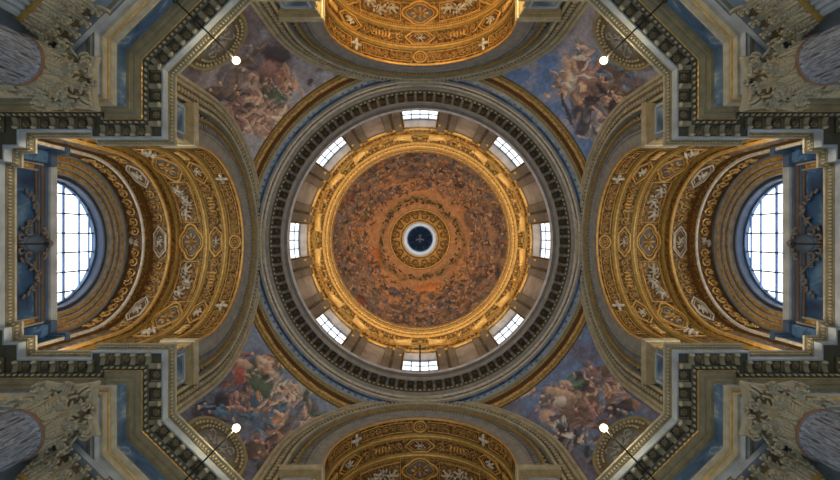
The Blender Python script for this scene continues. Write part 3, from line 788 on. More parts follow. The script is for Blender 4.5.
# ================================================================== PENDENTIVES
def vnoise(x, y, seed, oct=4):
    out = np.zeros_like(x); amp = 1.0; tot = 0
    for o in range(oct):
        rs = np.random.RandomState(seed + o * 17); T = rs.rand(64, 64)
        xi = np.floor(x).astype(int); yi = np.floor(y).astype(int); fx = x - xi; fy = y - yi
        fx = fx * fx * (3 - 2 * fx); fy = fy * fy * (3 - 2 * fy)
        g = lambda a, b: T[a % 64, b % 64]
        v = (g(xi, yi) * (1 - fx) + g(xi + 1, yi) * fx) * (1 - fy) + (g(xi, yi + 1) * (1 - fx) + g(xi + 1, yi + 1) * fx) * fy
        out += amp * v; tot += amp; amp *= .55; x = x * 2.03 + 5.1; y = y * 2.03 + 3.7
    return out / tot
def lin(c): return np.array([((v / 255.) / 12.92 if v / 255. <= .04045 else ((v / 255. + .055) / 1.055) ** 2.4) for v in c])
def strokes(col, X, Y, items):
    """items: (x, y, rx, ry, angle, rgb linear, alpha)"""
    for (x, y, rx, ry, a, c, al) in items:
        R_ = max(rx, ry) * 1.3
        ix = np.where((np.abs(X - x) < R_) & (np.abs(Y - y) < R_))[0]
        if len(ix) == 0: continue
        dx = X[ix] - x; dy = Y[ix] - y; ca, sa = math.cos(a), math.sin(a)
        u = (dx * ca + dy * sa) / rx; v = (-dx * sa + dy * ca) / ry
        d = np.sqrt(u * u + v * v)
        k = np.clip((1.15 - d) / .35, 0, 1)[:, None] * al
        sh = (1.0 + .45 * np.clip(-v, -1, 1))[:, None]        # modelled form of a painted limb or fold
        col[ix] = col[ix] * (1 - k) + np.clip(np.array(c)[None, :] * sh, 0, 1) * k
PAL = {'flesh': lin((196, 168, 150)), 'rose': lin((152, 120, 118)), 'green': lin((84, 104, 92)), 'blue': lin((92, 124, 156)), 'white': lin((196, 190, 182)),
       'grey': lin((120, 118, 126)), 'brown': lin((118, 102, 94)), 'orange': lin((166, 130, 108)), 'dark': lin((70, 66, 76)), 'red': lin((150, 84, 80))}
def pend_edges():
    # A curve in plane x = .985; h from 1.70 up to the tip
    A = []
    r_ = .700
    for i in range(41):
        t = i / 40; h = 1.70 + (2.535 - 1.70) * t
        y = r_ if h < CO else math.sqrt(r_ * r_ - (h - CO) ** 2)
        y = min(y, r_); 
        if h < CO: y = .665 + (.70 - .665) * (h - 1.70) / (CO - 1.70)
        A.append((1.003, y, h))
    return A
A_ = pend_edges()
def pend_point(s, v):
    f = v * 40; i = min(39, int(f)); t = f - i
    p = [A_[i][k] * (1 - t) + A_[i + 1][k] * t for k in range(3)]
    x0, y0, h = p; a0 = math.atan2(y0, x0); a1 = PI / 2 - a0
    R0 = math.hypot(x0, y0)
    lx, ly = x0 + (y0 - x0) * s, y0 + (x0 - y0) * s
    a = a0 + (a1 - a0) * s; cx, cy = R0 * math.cos(a), R0 * math.sin(a)
    wv = min(1, max(0, v / .35)); wv = wv * wv * (3 - 2 * wv)
    return (lx + (cx - lx) * wv, ly + (cy - ly) * wv, h)
# figure clusters of each pendentive, measured in picture pixels from the centre: (x, y, spread x, spread y, count, palette)
FR = {
 (-1, -1): dict(sky=(150, 152, 164), sky2=(112, 106, 116), seed=3, cl=[(-150, -158, 30, 20, 26, ('grey', 'dark', 'brown')), (-152, -172, 16, 14, 10, ('rose', 'brown')), (-155, -140, 34, 22, 60, ('flesh', 'rose', 'brown', 'flesh', 'white')),
      (-185, -135, 20, 22, 26, ('brown', 'rose', 'dark')), (-135, -160, 10, 14, 12, ('flesh', 'orange', 'rose')), (-160, -118, 20, 12, 26, ('flesh', 'rose', 'flesh')), (-145, -145, 8, 7, 6, ('green', 'dark')), (-190, -160, 22, 18, 14, ('grey', 'brown')), (-170, -190, 12, 20, 8, ('brown', 'grey'))]),
 (1, -1): dict(sky=(92, 120, 166), sky2=(150, 148, 160), seed=7, cl=[(168, -158, 26, 24, 50, ('flesh', 'rose', 'orange', 'flesh', 'brown')), (190, -140, 26, 20, 34, ('brown', 'dark', 'grey', 'flesh')), (150, -165, 14, 12, 14, ('flesh', 'white')),
      (165, -130, 10, 26, 10, ('brown', 'dark')), (180, -115, 18, 14, 18, ('grey', 'white')), (195, -170, 26, 14, 18, ('blue', 'grey', 'brown')), (160, -190, 14, 16, 14, ('white', 'rose', 'flesh'))]),
 (-1, 1): dict(sky=(120, 134, 158), sky2=(88, 94, 114), seed=11, cl=[(-176, 130, 14, 26, 26, ('red', 'rose', 'red')), (-158, 138, 20, 24, 34, ('green', 'dark', 'green', 'flesh')), (-150, 122, 14, 10, 14, ('flesh', 'orange')), (-135, 148, 22, 14, 30, ('white', 'flesh', 'grey', 'flesh')),
      (-150, 170, 24, 18, 30, ('blue', 'flesh', 'orange', 'blue')), (-140, 190, 16, 20, 24, ('flesh', 'brown', 'rose')), (-112, 172, 16, 12, 14, ('grey', 'green', 'flesh')), (-185, 155, 18, 14, 20, ('brown', 'rose', 'dark')), (-160, 205, 14, 22, 16, ('brown', 'dark', 'rose')), (-205, 168, 22, 16, 14, ('dark', 'blue'))]),
 (1, 1): dict(sky=(100, 122, 158), sky2=(96, 96, 116), seed=15, cl=[(150, 160, 26, 18, 44, ('flesh', 'rose', 'brown', 'flesh')), (130, 155, 20, 12, 20, ('flesh', 'brown', 'grey')), (185, 145, 26, 16, 40, ('orange', 'flesh', 'rose', 'brown')), (160, 140, 9, 8, 8, ('green', 'dark')),
      (165, 175, 14, 24, 22, ('rose', 'brown')), (145, 190, 18, 18, 16, ('grey', 'dark', 'white')), (205, 165, 18, 10, 12, ('blue', 'dark')), (170, 205, 14, 18, 14, ('blue', 'grey', 'dark')), (175, 128, 12, 12, 12, ('brown', 'rose', 'grey'))]),
}
FL = {(-1, -1): 'fresco of rosy figures on grey clouds in the top left spandrel', (1, -1): 'fresco of figures climbing against a bright blue sky, in the top right spandrel',
      (-1, 1): 'fresco with a red and a dark green robed figure, in the bottom left spandrel', (1, 1): 'fresco of brown figures under blue sky with dark tuft in the bottom right spandrel'}
MASS = {
 (-1, 1): [(-181, 133, 6, 14, .2, 'red', 1.0), (-176, 122, 9, 5, .4, 'flesh', .9), (-160, 145, 15, 9, .5, 'green', .8), (-155, 122, 12, 3, .7, 'flesh', 1.1), (-146, 134, 9, 3, .5, 'flesh', 1.0), (-172, 152, 7, 6, 0, 'flesh', .8), (-138, 160, 10, 6, .3, 'flesh', 1.1), (-128, 150, 9, 6, .6, 'grey', 1.2), (-158, 176, 14, 7, .2, 'blue', 1.0), (-141, 186, 4, 12, .2, 'flesh', .95), (-112, 176, 7, 8, 0, 'green', .9), (-165, 205, 7, 14, .2, 'dark', .8), (-150, 160, 5, 3, 0, 'orange', 1.2)],
 (1, 1): [(158, 143, 5, 5, 0, 'green', .55), (140, 152, 18, 5, .3, 'flesh', .8), (150, 170, 9, 14, .3, 'brown', .9), (168, 160, 6, 12, -.3, 'flesh', .9), (186, 150, 9, 12, .3, 'orange', .9), (208, 160, 14, 5, .2, 'orange', .9), (205, 172, 16, 5, .3, 'blue', .7), (128, 176, 9, 8, .3, 'flesh', .8), (148, 195, 12, 12, 0, 'grey', .7), (172, 205, 10, 8, .5, 'grey', 1.1), (140, 160, 6, 5, 0, 'white', 1.0), (185, 130, 6, 9, .2, 'brown', .9)],
 (-1, -1): [(-150, -150, 9, 6, .3, 'green', .7), (-143, -188, 16, 8, .3, 'dark', .8), (-152, -172, 12, 8, .5, 'rose', .8), (-168, -164, 8, 5, .2, 'flesh', .9), (-190, -150, 9, 16, -.5, 'brown', .9), (-205, -148, 10, 8, .2, 'dark', .9), (-140, -165, 4, 7, .3, 'flesh', 1.1), (-170, -135, 12, 6, .3, 'white', .8), (-155, -120, 14, 6, -.2, 'flesh', .8), (-160, -140, 10, 5, .4, 'flesh', 1.0)],
 (1, -1): [(147, -132, 20, 2.4, 1.25, 'dark', .7), (153, -178, 12, 7, .4, 'flesh', 1.1), (168, -160, 12, 10, .6, 'rose', .9), (160, -150, 5, 10, .2, 'flesh', 1.1), (182, -150, 14, 10, .6, 'brown', .8), (198, -135, 12, 10, .2, 'dark', .9), (180, -115, 14, 8, -.3, 'white', .8), (150, -165, 8, 4, .8, 'white', 1.0), (195, -175, 16, 8, .5, 'blue', .8)],
}
def fresco_figures(rs, d):
    items = []
    for (x, y, sx_, sy_, n, pal) in d['cl']:
        for i in range(max(2, n // 9)):      # drapery masses first
            a = rs.rand() * PI
            items.append((x + rs.randn() * sx_ * .35, y + rs.randn() * sy_ * .35, sx_ * .55 + 2, sy_ * .36 + 2, a, PAL[pal[rs.randint(len(pal))]] * .62, .8))
        for i in range(n):
            L = 3 + rs.rand() * 6; c = PAL[pal[rs.randint(len(pal))]] * (.6 + .75 * rs.rand())
            px, py = x + rs.randn() * sx_ * .5, y + rs.randn() * sy_ * .5
            a = rs.rand() * PI
            items.append((px, py, L, 1.4 + rs.rand() * 1.8, a, c, .9))
            if rs.rand() < .35: items.append((px + L * math.cos(a), py + L * math.sin(a), 1.7, 1.7, 0, PAL['flesh'] * .95, .9))
            if rs.rand() < .4: items.append((px + 1.5, py + 1.5, L, .8, a, PAL['dark'] * .35, .55))
    return items
N1 = 210
for qd in QUADS:
    d = FR[qd]; pts = [pend_point(i / N1, j / N1) for j in range(N1 + 1) for i in range(N1 + 1)]
    V = np.array(pts); X = V[:, 0] / V[:, 2] * F * qd[0]; Y = V[:, 1] / V[:, 2] * F * qd[1]
    n1 = vnoise(X / 16 + 50, Y / 16 + 50, d['seed']); n2 = vnoise(X / 6 + 90, Y / 6 + 90, d['seed'] + 5)
    wx = X + (n2 - .5) * 6; wy = Y + (vnoise(X / 6 + 30, Y / 6 + 10, d['seed'] + 9) - .5) * 6
    rad = np.hypot(X, Y); k = np.clip((n1 - .35) / .3 + (rad - 225) / 90, 0, 1)[:, None]
    col = lin(d['sky'])[None, :] * (1 - k) + lin(d['sky2'])[None, :] * k
    col = col * (.8 + .45 * n2[:, None])
    rs = np.random.RandomState(d['seed']); items = fresco_figures(rs, d)
    items[len(items) // 3:len(items) // 3] = [(x, y, rx, ry, a, np.clip(PAL[c] * g_, 0, 1), .9) for (x, y, rx, ry, a, c, g_) in MASS[qd]]
    strokes(col, wx, wy, items)
    col = np.clip(col * (.62 + .76 * vnoise(X / 2.0 + 9, Y / 2.0 + 9, d['seed'] + 3)[:, None]) * 1.6, 0, 1)
    colA = np.concatenate([col, np.ones((len(col), 1))], 1)
    m = MB(); m.v = [(x * qd[0], y * qd[1], h) for x, y, h in pts]
    for j in range(N1):
        for i in range(N1):
            a = j * (N1 + 1) + i; m.f.append((a, a + 1, a + N1 + 2, a + N1 + 1))
    o = m.build('pendentive_fresco', FRESCO, None, smooth=True, colors=colA)
    tag(o, FL[qd], 'fresco', 'frescoes on the pendentives')

# gilt rims over the pendentives (cut by the arches)
a_t = math.atan2(.478, 1.0) - .20
rg = zero('gilt_moulding')
n_ = 70
revolve(MB(), [(1.125, 2.52), (1.106, 2.528), (1.102, 2.534), (1.099, 2.542)], n_, a_t, PI / 2 - a_t).build('outer_line', BROWN, rg)
revolve(MB(), [(1.099, 2.542), (1.094, 2.540), (1.084, 2.550)], n_, a_t, PI / 2 - a_t).build('egg_band', OLIVE_G, rg)
revolve(MB(), [(1.084, 2.552), (1.078, 2.548), (1.070, 2.552), (1.067, 2.565)], n_, a_t, PI / 2 - a_t).build('main_roll', GOLD, rg)
revolve(MB(), [(1.067, 2.565), (1.064, 2.585), (1.055, 2.588)], n_, a_t, PI / 2 - a_t).build('dark_hollow', BROWN, rg)
revolve(MB(), [(1.055, 2.588), (1.050, 2.585), (1.043, 2.588), (1.040, 2.605), (1.045, 2.612)], n_, a_t, PI / 2 - a_t).build('inner_roll', OLIVE_G, rg)
m = MB(); m2 = MB()
for i in range(60):
    a = a_t + (PI / 2 - 2 * a_t) * (i + .5) / 60
    m.blob((1.0895 * math.cos(a), 1.0895 * math.sin(a), 2.546), (.004, .0062, .005), 6, 4, a)
    m2.blob((1.047 * math.cos(a), 1.047 * math.sin(a), 2.586), (.0035, .0055, .005), 6, 4, a)
m.build('egg_ornament', GOLD, rg, smooth=True); m2.build('bead_ornament', BEIGE_L, rg, smooth=True)
RIM = {(-1, -1): 'top left', (1, -1): 'top right', (-1, 1): 'bottom left', (1, 1): 'bottom right'}
for qd in QUADS: tag(mirror_to(rg, *qd), f'curved gilt moulding between the dome ring and the {RIM[qd]} fresco', 'moulding', 'gilt mouldings over the frescoes')
# small moulded arch at the foot of each fresco
rm = empty('niche_arch', 1.16 * ux, 1.16 * uy, 1.731, PI / 4); 
def nloc(prof, hb=-.2, n=36):
    m = MB(); rows = []
    for r_, x in prof:
        rows.append([(x, y, h) for y, h in arch_pts(r_, 0.0, hb, n)])
    m.grid(rows, flip=True); return m
def nb(m, nm, mat, sm=False):
    o = MB(); o.v = m.v; o.f = m.f; return o.build(nm, mat, rm, org=(0, 0, 0), smooth=sm)
nb(nloc([(.150, .03), (.150, .0), (.143, -.004), (.138, .0), (.136, .006)]), 'outer_roll', BEIGE)
nb(nloc([(.136, .006), (.118, .012)]), 'splay', STONE_D)
nb(nloc([(.118, .012), (.112, .004), (.104, .004), (.100, .010), (.090, .012)]), 'inner_roll', STONE_D)
m = nloc([(.090, .012), (.001, .012)]); nb(m, 'recess_back', GREY_D)
m = MB()
for i in range(-9, 10):
    t = i * .16; m.blob((.006, .127 * math.sin(t), .127 * math.cos(t)), (.006, .0075, .0075), 6, 4)
for i in range(-9, 10):
    t = i * .16; m.blob((.0, .099 * math.sin(t), .099 * math.cos(t)), (.006, .0055, .0055), 6, 4)
nb(m, 'egg_ornament', BEIGE_L, True)
m = MB(); rn = seam(12)
for s_ in (-1, 1):
    pts = [(.010, s_ * (.02 + .05 * t), .0 + .07 * math.sin(2.4 * t)) for t in [i / 10 for i in range(11)]]; m.tube(pts, .004, 6)
    for i in range(12): m.blob((.010, s_ * rn.uniform(.01, .085), rn.uniform(-.02, .07)), (.005, .010, .006), 6, 4)
m.blob((.010, 0, .05), (.006, .022, .028), 8, 5); nb(m, 'carved_shell', GREY, True)
for qd in QUADS: tag(mirror_to(rm, *qd), f'small moulded arch with carved shell at the foot of the {QN[qd]} fresco', 'arch', 'small arches below the frescoes')

# ================================================================== DRUM
rd = zero('drum_cornice')
revolve(MB(), [(1.050, 2.612), (1.020, 2.615), (1.018, 2.628)], 160).build('scalloped_band', PALE, rd)
m = MB()
for i in range(150):
    a = 2 * PI * i / 150; m.blob((1.022 * math.cos(a), 1.022 * math.sin(a), 2.618), (.007, .013, .006), 6, 4, a)
m.build('scallop_ornament', BLUE, rd, smooth=True)
revolve(MB(), [(1.018, 2.628), (1.003, 2.630)], 160).build('navy_line', BLUE_D, rd)
revolve(MB(), [(1.003, 2.630), (1.001, 2.626), (.996, 2.628), (.994, 2.645)], 160).build('lower_fascia', GREY, rd)
revolve(MB(), [(.994, 2.645), (.987, 2.648), (.987, 2.653), (.990, 2.656)], 160).build('gilt_line', IVORY, rd)
revolve(MB(), [(.990, 2.656), (.990, 2.688)], 160).build('frieze', GREY_D, rd)
revolve(MB(), [(.990, 2.688), (.982, 2.691), (.979, 2.698)], 160).build('gilt_line', IVORY, rd)
revolve(MB(), [(.979, 2.698), (.979, 2.715), (.968, 2.722), (.966, 2.73)], 160).build('upper_fascia', GREY, rd)
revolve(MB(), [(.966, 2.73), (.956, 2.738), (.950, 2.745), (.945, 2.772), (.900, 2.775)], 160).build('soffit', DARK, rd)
revolve(MB(), [(.902, 2.758), (.899, 2.758), (.899, 2.792), (.893, 2.797), (.893, 2.803)], 160).build('corona', GREY, rd)
revolve(MB(), [(.893, 2.803), (.889, 2.806), (.886, 2.825), (.882, 2.835)], 160).build('cymatium', GREY_D, rd)
revolve(MB(), [(.882, 2.835), (.878, 2.842), (.877, 2.868), (1.0, 2.872)], 160).build('pale_lip', WHITE, rd)
m = MB(); NE = 200
for i in range(NE):
    a = 2 * PI * i / NE; m.blob((.955 * math.cos(a), .955 * math.sin(a), 2.738), (.006, .010, .007), 6, 4, a)
m.build('egg_ornament', BEIGE_L, rd, smooth=True)
m = MB()
for i in range(56):
    a = 2 * PI * i / 56; t = .025
    m.tube([(.991 * math.cos(a + t * k), .991 * math.sin(a + t * k), 2.672 + .012 * math.sin(k * 1.57)) for k in (-1, -.5, 0, .5, 1)], .0035, 5)
    m.blob((.989 * math.cos(a + .055), .989 * math.sin(a + .055), 2.672), (.003, .006, .006), 6, 4, a + .055)
m.build('frieze_ornament', GREY, rd, smooth=True)
mod_mesh = None
NMOD = 96
m = MB()
prof = [(.950, 2.741), (.940, 2.744), (.925, 2.752), (.912, 2.750), (.903, 2.752), (.902, 2.764), (.950, 2.764)]
nn = len(prof); w_ = .0088
vs = [(R_, s_ * w_, h) for s_ in (-1, 1) for R_, h in prof]
m.add(vs, [tuple(range(nn)), tuple(reversed(range(nn, 2 * nn)))] + [(j, j + nn, (j + 1) % nn + nn, (j + 1) % nn) for j in range(nn)])
m.blob((.907, 0, 2.752), (.006, .013, .006), 6, 4); mo = m.build('modillion', GREY_D, rd)
m = MB(); m.blob((.925, 0, 2.760), (.012, .012, .006), 8, 4)
ro = m.build('coffer_rosette', BROWN, rd, smooth=True)
for i in range(NMOD):
    a = 2 * PI * (i + .5) / NMOD
    for src, da in ((mo, 0), (ro, PI / NMOD)):
        if i == 0: src.rotation_euler = (0, 0, a + da); continue
        c = src.copy(); C.objects.link(c); c.parent = rd; c.rotation_euler = (0, 0, a + da)
tag(rd, 'dark grey circular cornice with a ring of modillions at the base of the dome', 'cornice')

# drum wall with eight window openings
Rw = .97; HW = .140; H0, H1 = 3.10, 3.635
m = MB()
NS = 30
for k in range(8):
    a0 = k * PI / 4 + HW; a1 = (k + 1) * PI / 4 - HW
    revolve(m, [(Rw, 2.87), (Rw, 3.70)], NS, a0, a1)
    revolve(m, [(Rw, 2.87), (Rw, H0)], 10, k * PI / 4 - HW, k * PI / 4 + HW)
    revolve(m, [(Rw, H1), (Rw, 3.70)], 10, k * PI / 4 - HW, k * PI / 4 + HW)
tag(m.build('wall_drum', TAUPE), kind='structure')
for k in range(8):
    ac = k * PI / 4
    r = empty(f'window_{k+3}', 0, 0, 0, ac)
    m = MB()
    revolve(m, [(Rw - .004, H1), (1.05, H1 + .0)], 10, -HW, HW)
    m.build('head_reveal', PINK, r)
    for s_ in (-1, 1):
        m = MB(); b = s_ * HW; m.grid([[(R_ * math.cos(b), R_ * math.sin(b), h) for h in (H0, H1)] for R_ in (Rw - .004, 1.05)]); m.build('jamb_reveal', PINK, r)
    m = MB(); revolve(m, [(1.04, H0), (1.04, H1)], 10, -HW, HW); m.build('pane', PANE_D, r)
    m = MB()
    for t in (-.07, 0, .07): m.tube([(1.03 * math.cos(t), 1.03 * math.sin(t), h) for h in (H0, H1)], .0046, 5)
    for h in (3.36, 3.49, 3.63): m.tube([(1.03 * math.cos(t), 1.03 * math.sin(t), h) for t in [-HW + i * HW / 5 for i in range(11)]], .0044, 5)
    m.build('glazing_bars', BLUEGREY, r)
    m = MB()
    for s_ in (-1, 1):
        m.tube([((Rw - .006) * math.cos(s_ * HW), (Rw - .006) * math.sin(s_ * HW), h) for h in (H0, H1)], .004, 6)
    m.build('frame', OLIVE_G, r)
    tag(r, kind='structure')
DIR8 = {0: 'right', 1: 'lower right', 2: 'bottom', 3: 'lower left', 4: 'left', 5: 'upper left', 6: 'top', 7: 'upper right'}
# drum pilasters between windows: pairs with gilt-edged panels
for k in range(8):
    ac = (k + .5) * PI / 4
    r = empty('drum_bay', 0, 0, 0, ac)
    for s_ in (-1, 1):
        for (b, wd, dp) in ((.205, .034, .035), (.118, .028, .018)):
            m = MB(); revolve(m, [(Rw, 3.64), (Rw - dp, 3.64), (Rw - dp, 2.9)], 4, s_ * b - wd, s_ * b + wd)
            m.grid([[((Rw - q_) * math.cos(s_ * b + e * wd), (Rw - q_) * math.sin(s_ * b + e * wd), h) for h in (2.9, 3.64)] for e, q_ in ((-1, 0), (-1, dp))])
            m.grid([[((Rw - q_) * math.cos(s_ * b + e * wd), (Rw - q_) * math.sin(s_ * b + e * wd), h) for h in (2.9, 3.64)] for e, q_ in ((1, dp), (1, 0))])
            m.build('pilaster', TAUPE, r)
            m = MB()
            for e in (-1, 1):
                m.tube([((Rw - dp) * math.cos(s_ * b + e * wd * .9), (Rw - dp) * math.sin(s_ * b + e * wd * .9), h) for h in (2.9, 3.63)], .0022, 5)
            m.build('gilt_edge', OLIVE_G, r)
            m = MB(); 
            for j in range(5): m.blob(((Rw - dp - .006) * math.cos(s_ * b + (j - 2) * wd * .4), (Rw - dp - .006) * math.sin(s_ * b + (j - 2) * wd * .4), 3.635), (.009, .008, .02), 6, 4)
            m.build('gilt_capital', GOLD, r, smooth=True)
    m = MB(); revolve(m, [(Rw - .003, 3.60), (Rw - .003, 2.9)], 6, -.085, .085); m.build('panel', PINK, r)
    BY = ("right and lower right", "lower right and bottom", "bottom and lower left", "lower left and left", "left and upper left", "upper left and top", "top and upper right", "upper right and right")
    tag(r, f'taupe wall bay with gilt-edged pilasters between the {BY[k]} drum windows', 'wall bay', 'pilastered bays between the drum windows')
# gilt sconces beside each window
s0 = None
for k in range(8):
    for s_ in (-1, 1):
        a = k * PI / 4 + s_ * (HW + .030)
        if s0 is None:
            r = empty('gilt_sconce', .93 * math.cos(a), .93 * math.sin(a), 3.40, a)
            MB().tube([(.3, 0, -.1), (.1, 0, -.15), (0, 0, 0)], .03, 6).build('arm', GOLD, r, scale=False, smooth=True)
            MB().lathe([(0, 0), (.06, .02), (.08, .06), (.05, .08), (.03, .2), (0, .22)], 10).build('cup', GOLD_L, r, scale=False, smooth=True)
            s0 = r
        else:
            r = copy_tree(s0); r.location = P(.93 * math.cos(a), .93 * math.sin(a), 3.40); r.rotation_euler = (0, 0, a)
        tag(r, f'small gilt sconce on the {"clockwise" if s_ > 0 else "counterclockwise"} side of the {DIR8[k]} drum window', 'sconce', 'gilt sconces beside the drum windows')

# gilded cornice under the dome
rgc = zero('gilded_dome_cornice')
revolve(MB(), [(.972, 3.66), (.958, 3.672), (.955, 3.69), (.955, 3.70)], 128).build('lower_moulding', GOLD_L, rgc)
revolve(MB(), [(.955, 3.70), (.955, 3.765)], 128).build('frieze', GOLD_D, rgc)
revolve(MB(), [(.955, 3.765), (.94, 3.772), (.925, 3.79), (.92, 3.80)], 128).build('bed_moulding', GOLD_L, rgc)
revolve(MB(), [(.92, 3.80), (.88, 3.812), (.88, 3.84)], 128).build('corona', GOLD_D, rgc)
revolve(MB(), [(.88, 3.84), (.862, 3.85), (.858, 3.88), (.845, 3.89), (.84, 3.92)], 128).build('upper_moulding', GOLD_L, rgc)
revolve(MB(), [(.84, 3.92), (.835, 3.925), (.835, 3.97), (.828, 3.975), (.822, 4.00), (.822, 4.02), (.90, 4.03)], 128).build('rim', GOLD, rgc)
m = MB()
for i in range(120):
    a = 2 * PI * i / 120; m.blob((.90 * math.cos(a), .90 * math.sin(a), 3.803), (.018, .009, .008), 6, 4, a)
m.build('dentil_ornament', GOLD_L, rgc, smooth=True)
m = MB()
for i in range(150):
    a = 2 * PI * i / 150; m.blob((.856 * math.cos(a), .856 * math.sin(a), 3.872), (.006, .010, .012), 6, 4, a)
m.build('leaf_ornament', GOLD, rgc, smooth=True)
m = MB(); rn = seam(5)
for i in range(150):
    a = 2 * PI * i / 150
    m.blob((.948 * math.cos(a), .948 * math.sin(a), 3.725 + rn.uniform(-.02, .02)), (.010, .015, .016), 6, 4, a + rn.uniform(-.5, .5))
m.build('garland_ornament', GOLD, rgc, smooth=True)
tag(rgc, 'wide gilded ring cornice between the drum and the painted dome', 'cornice')
# gilded curved pediments over each drum window
p0 = empty('gilded_pediment', 0, 0, 0)
def pmap(t, h, w_): return ((.925 - w_) * math.cos(t), (.925 - w_) * math.sin(t), h)
HP = .245
prof = [(0, -.010), (.030, -.014), (.052, .0), (.056, .018), (.040, .034), (0, .040)]
for s_ in (-1, 1):       # the two swept halves of the broken gable, ending in scrolls
    m = MB(); ts = [s_ * (.085 + (HP - .085) * i / 14) for i in range(15)]
    hh = [3.735 - .050 * (i / 14) ** 1.6 for i in range(15)]
    m.grid([[pmap(t, h0 + dh * (1 - .25 * i / 14), w_ * (1 - .3 * i / 14)) for i, (t, h0) in enumerate(zip(ts, hh))] for w_, dh in prof], flip=s_ > 0)
    for i in (0, 14): m.add([pmap(ts[i], hh[i] + dh * (1 - .25 * i / 14), w_ * (1 - .3 * i / 14)) for w_, dh in prof], [tuple(range(len(prof)))])
    x, y, h = pmap(ts[14], hh[14] + .01, .03); m.blob((x, y, h), (.022, .018, .022), 8, 5, ts[14])
    x, y, h = pmap(ts[0], hh[0] + .01, .05); m.blob((x, y, h), (.018, .014, .022), 8, 5, ts[0])
    m.build('gable_half', GOLD_L, p0)
m = MB(); x, y, h = pmap(0, 3.745, .03); m.blob((x, y, h), (.020, .034, .030), 10, 6)
for s_ in (-1, 1):
    for j in range(6):
        x, y, h = pmap(s_ * (.028 + j * .012), 3.725 - .010 * math.sin(j * .9), .022); m.blob((x, y, h), (.011, .012, .012), 6, 4, j)
m.build('shell_and_garland', OLIVE_G, p0, smooth=True)
m = MB(); rows_ = []
for R_, h in ((Rw, 3.655), (.945, 3.650), (.940, 3.660), (.940, 3.672), (Rw, 3.68)): rows_.append([(R_ * math.cos(t), R_ * math.sin(t), h) for t in [-.16 + .32 * i / 12 for i in range(13)]])
m.grid(rows_); m.build('lintel', GOLD, p0)
for k in range(8):
    o = p0 if k == 0 else copy_tree(p0)
    o.rotation_euler = (0, 0, k * PI / 4); tag(o, f'gilded broken pediment with shell and garland over the {DIR8[k]} drum window', 'pediment', 'gilded pediments over the drum windows')
# gilded vases/strapwork between pediments
g0 = empty('gilded_trophy', 0, 0, 0)
m = MB()
for j in range(9):
    t = (j - 4) * .022; x, y, h = pmap(t, 3.725 + .014 * math.cos(j * 2.1), .015); m.blob((x, y, h), (.014, .016, .018), 6, 4, t + j)
m.build('garland', GOLD, g0, smooth=True)
m = MB(); x, y, h = pmap(0, 3.735, .03); m.blob((x, y, h), (.018, .022, .024), 8, 5); m.build('boss', GOLD_L, g0, smooth=True)
for k in range(8):
    o = g0 if k == 0 else copy_tree(g0)
    o.rotation_euler = (0, 0, (k + .5) * PI / 4); tag(o, f'gilded garland with boss on the ring, between the {DIR8[k]} and {DIR8[(k+1)%8]} drum windows', 'garland', 'gilded garlands between the pediments')

# thin iron pole standing on the drum cornice
rpz = empty('iron_pole', 0, .90, 2.872)
MB().tube([(0, 0, 0), (0, -.1, 5.6)], .05, 8).build('pole', IRON, rpz, scale=False)
MB().lathe([(0, 0), (.22, 0), (.22, .06), (.07, .2), (0, .2)], 12).build('foot', IRON, rpz, scale=False)
m = MB().box(-.35, .35, -.14, -.06, 4.9, 4.97); m.blob((0, -.1, 5.65), (.09, .09, .12), 8, 5); m.build('crossbar', IRON, rpz, scale=False)
tag(rpz, 'thin black iron pole crossing the bottom drum window', 'pole')

# ================================================================== DOME
DC, DR = 4.05, .865
NA, NB = 620, 210
rows = []
th0 = -.06; th1 = math.acos(.197 / DR)
pts = []
for j in range(NB + 1):
    th = th0 + (th1 - th0) * j / NB
    for i in range(NA):
        a = 2 * PI * i / NA; pts.append((DR * math.cos(th) * math.cos(a), DR * math.cos(th) * math.sin(a), DC + DR * math.sin(th)))
V = np.array(pts); X = V[:, 0] / V[:, 2] * F; Y = V[:, 1] / V[:, 2] * F
rad = np.hypot(X, Y); ang = np.arctan2(Y, X)
n1 = vnoise(X / 9 + 50, Y / 9 + 50, 31); n2 = vnoise(X / 3 + 70, Y / 3 + 70, 33)
warm = lin((168, 122, 84)); tan = lin((138, 120, 100)); gry = lin((98, 96, 100))
t = np.clip((rad - 50) / 40 + (n1 - .5) * 1.6, 0, 1)[:, None]
col = warm[None, :] * (1 - t) + (tan * .35 + gry * .65)[None, :] * t
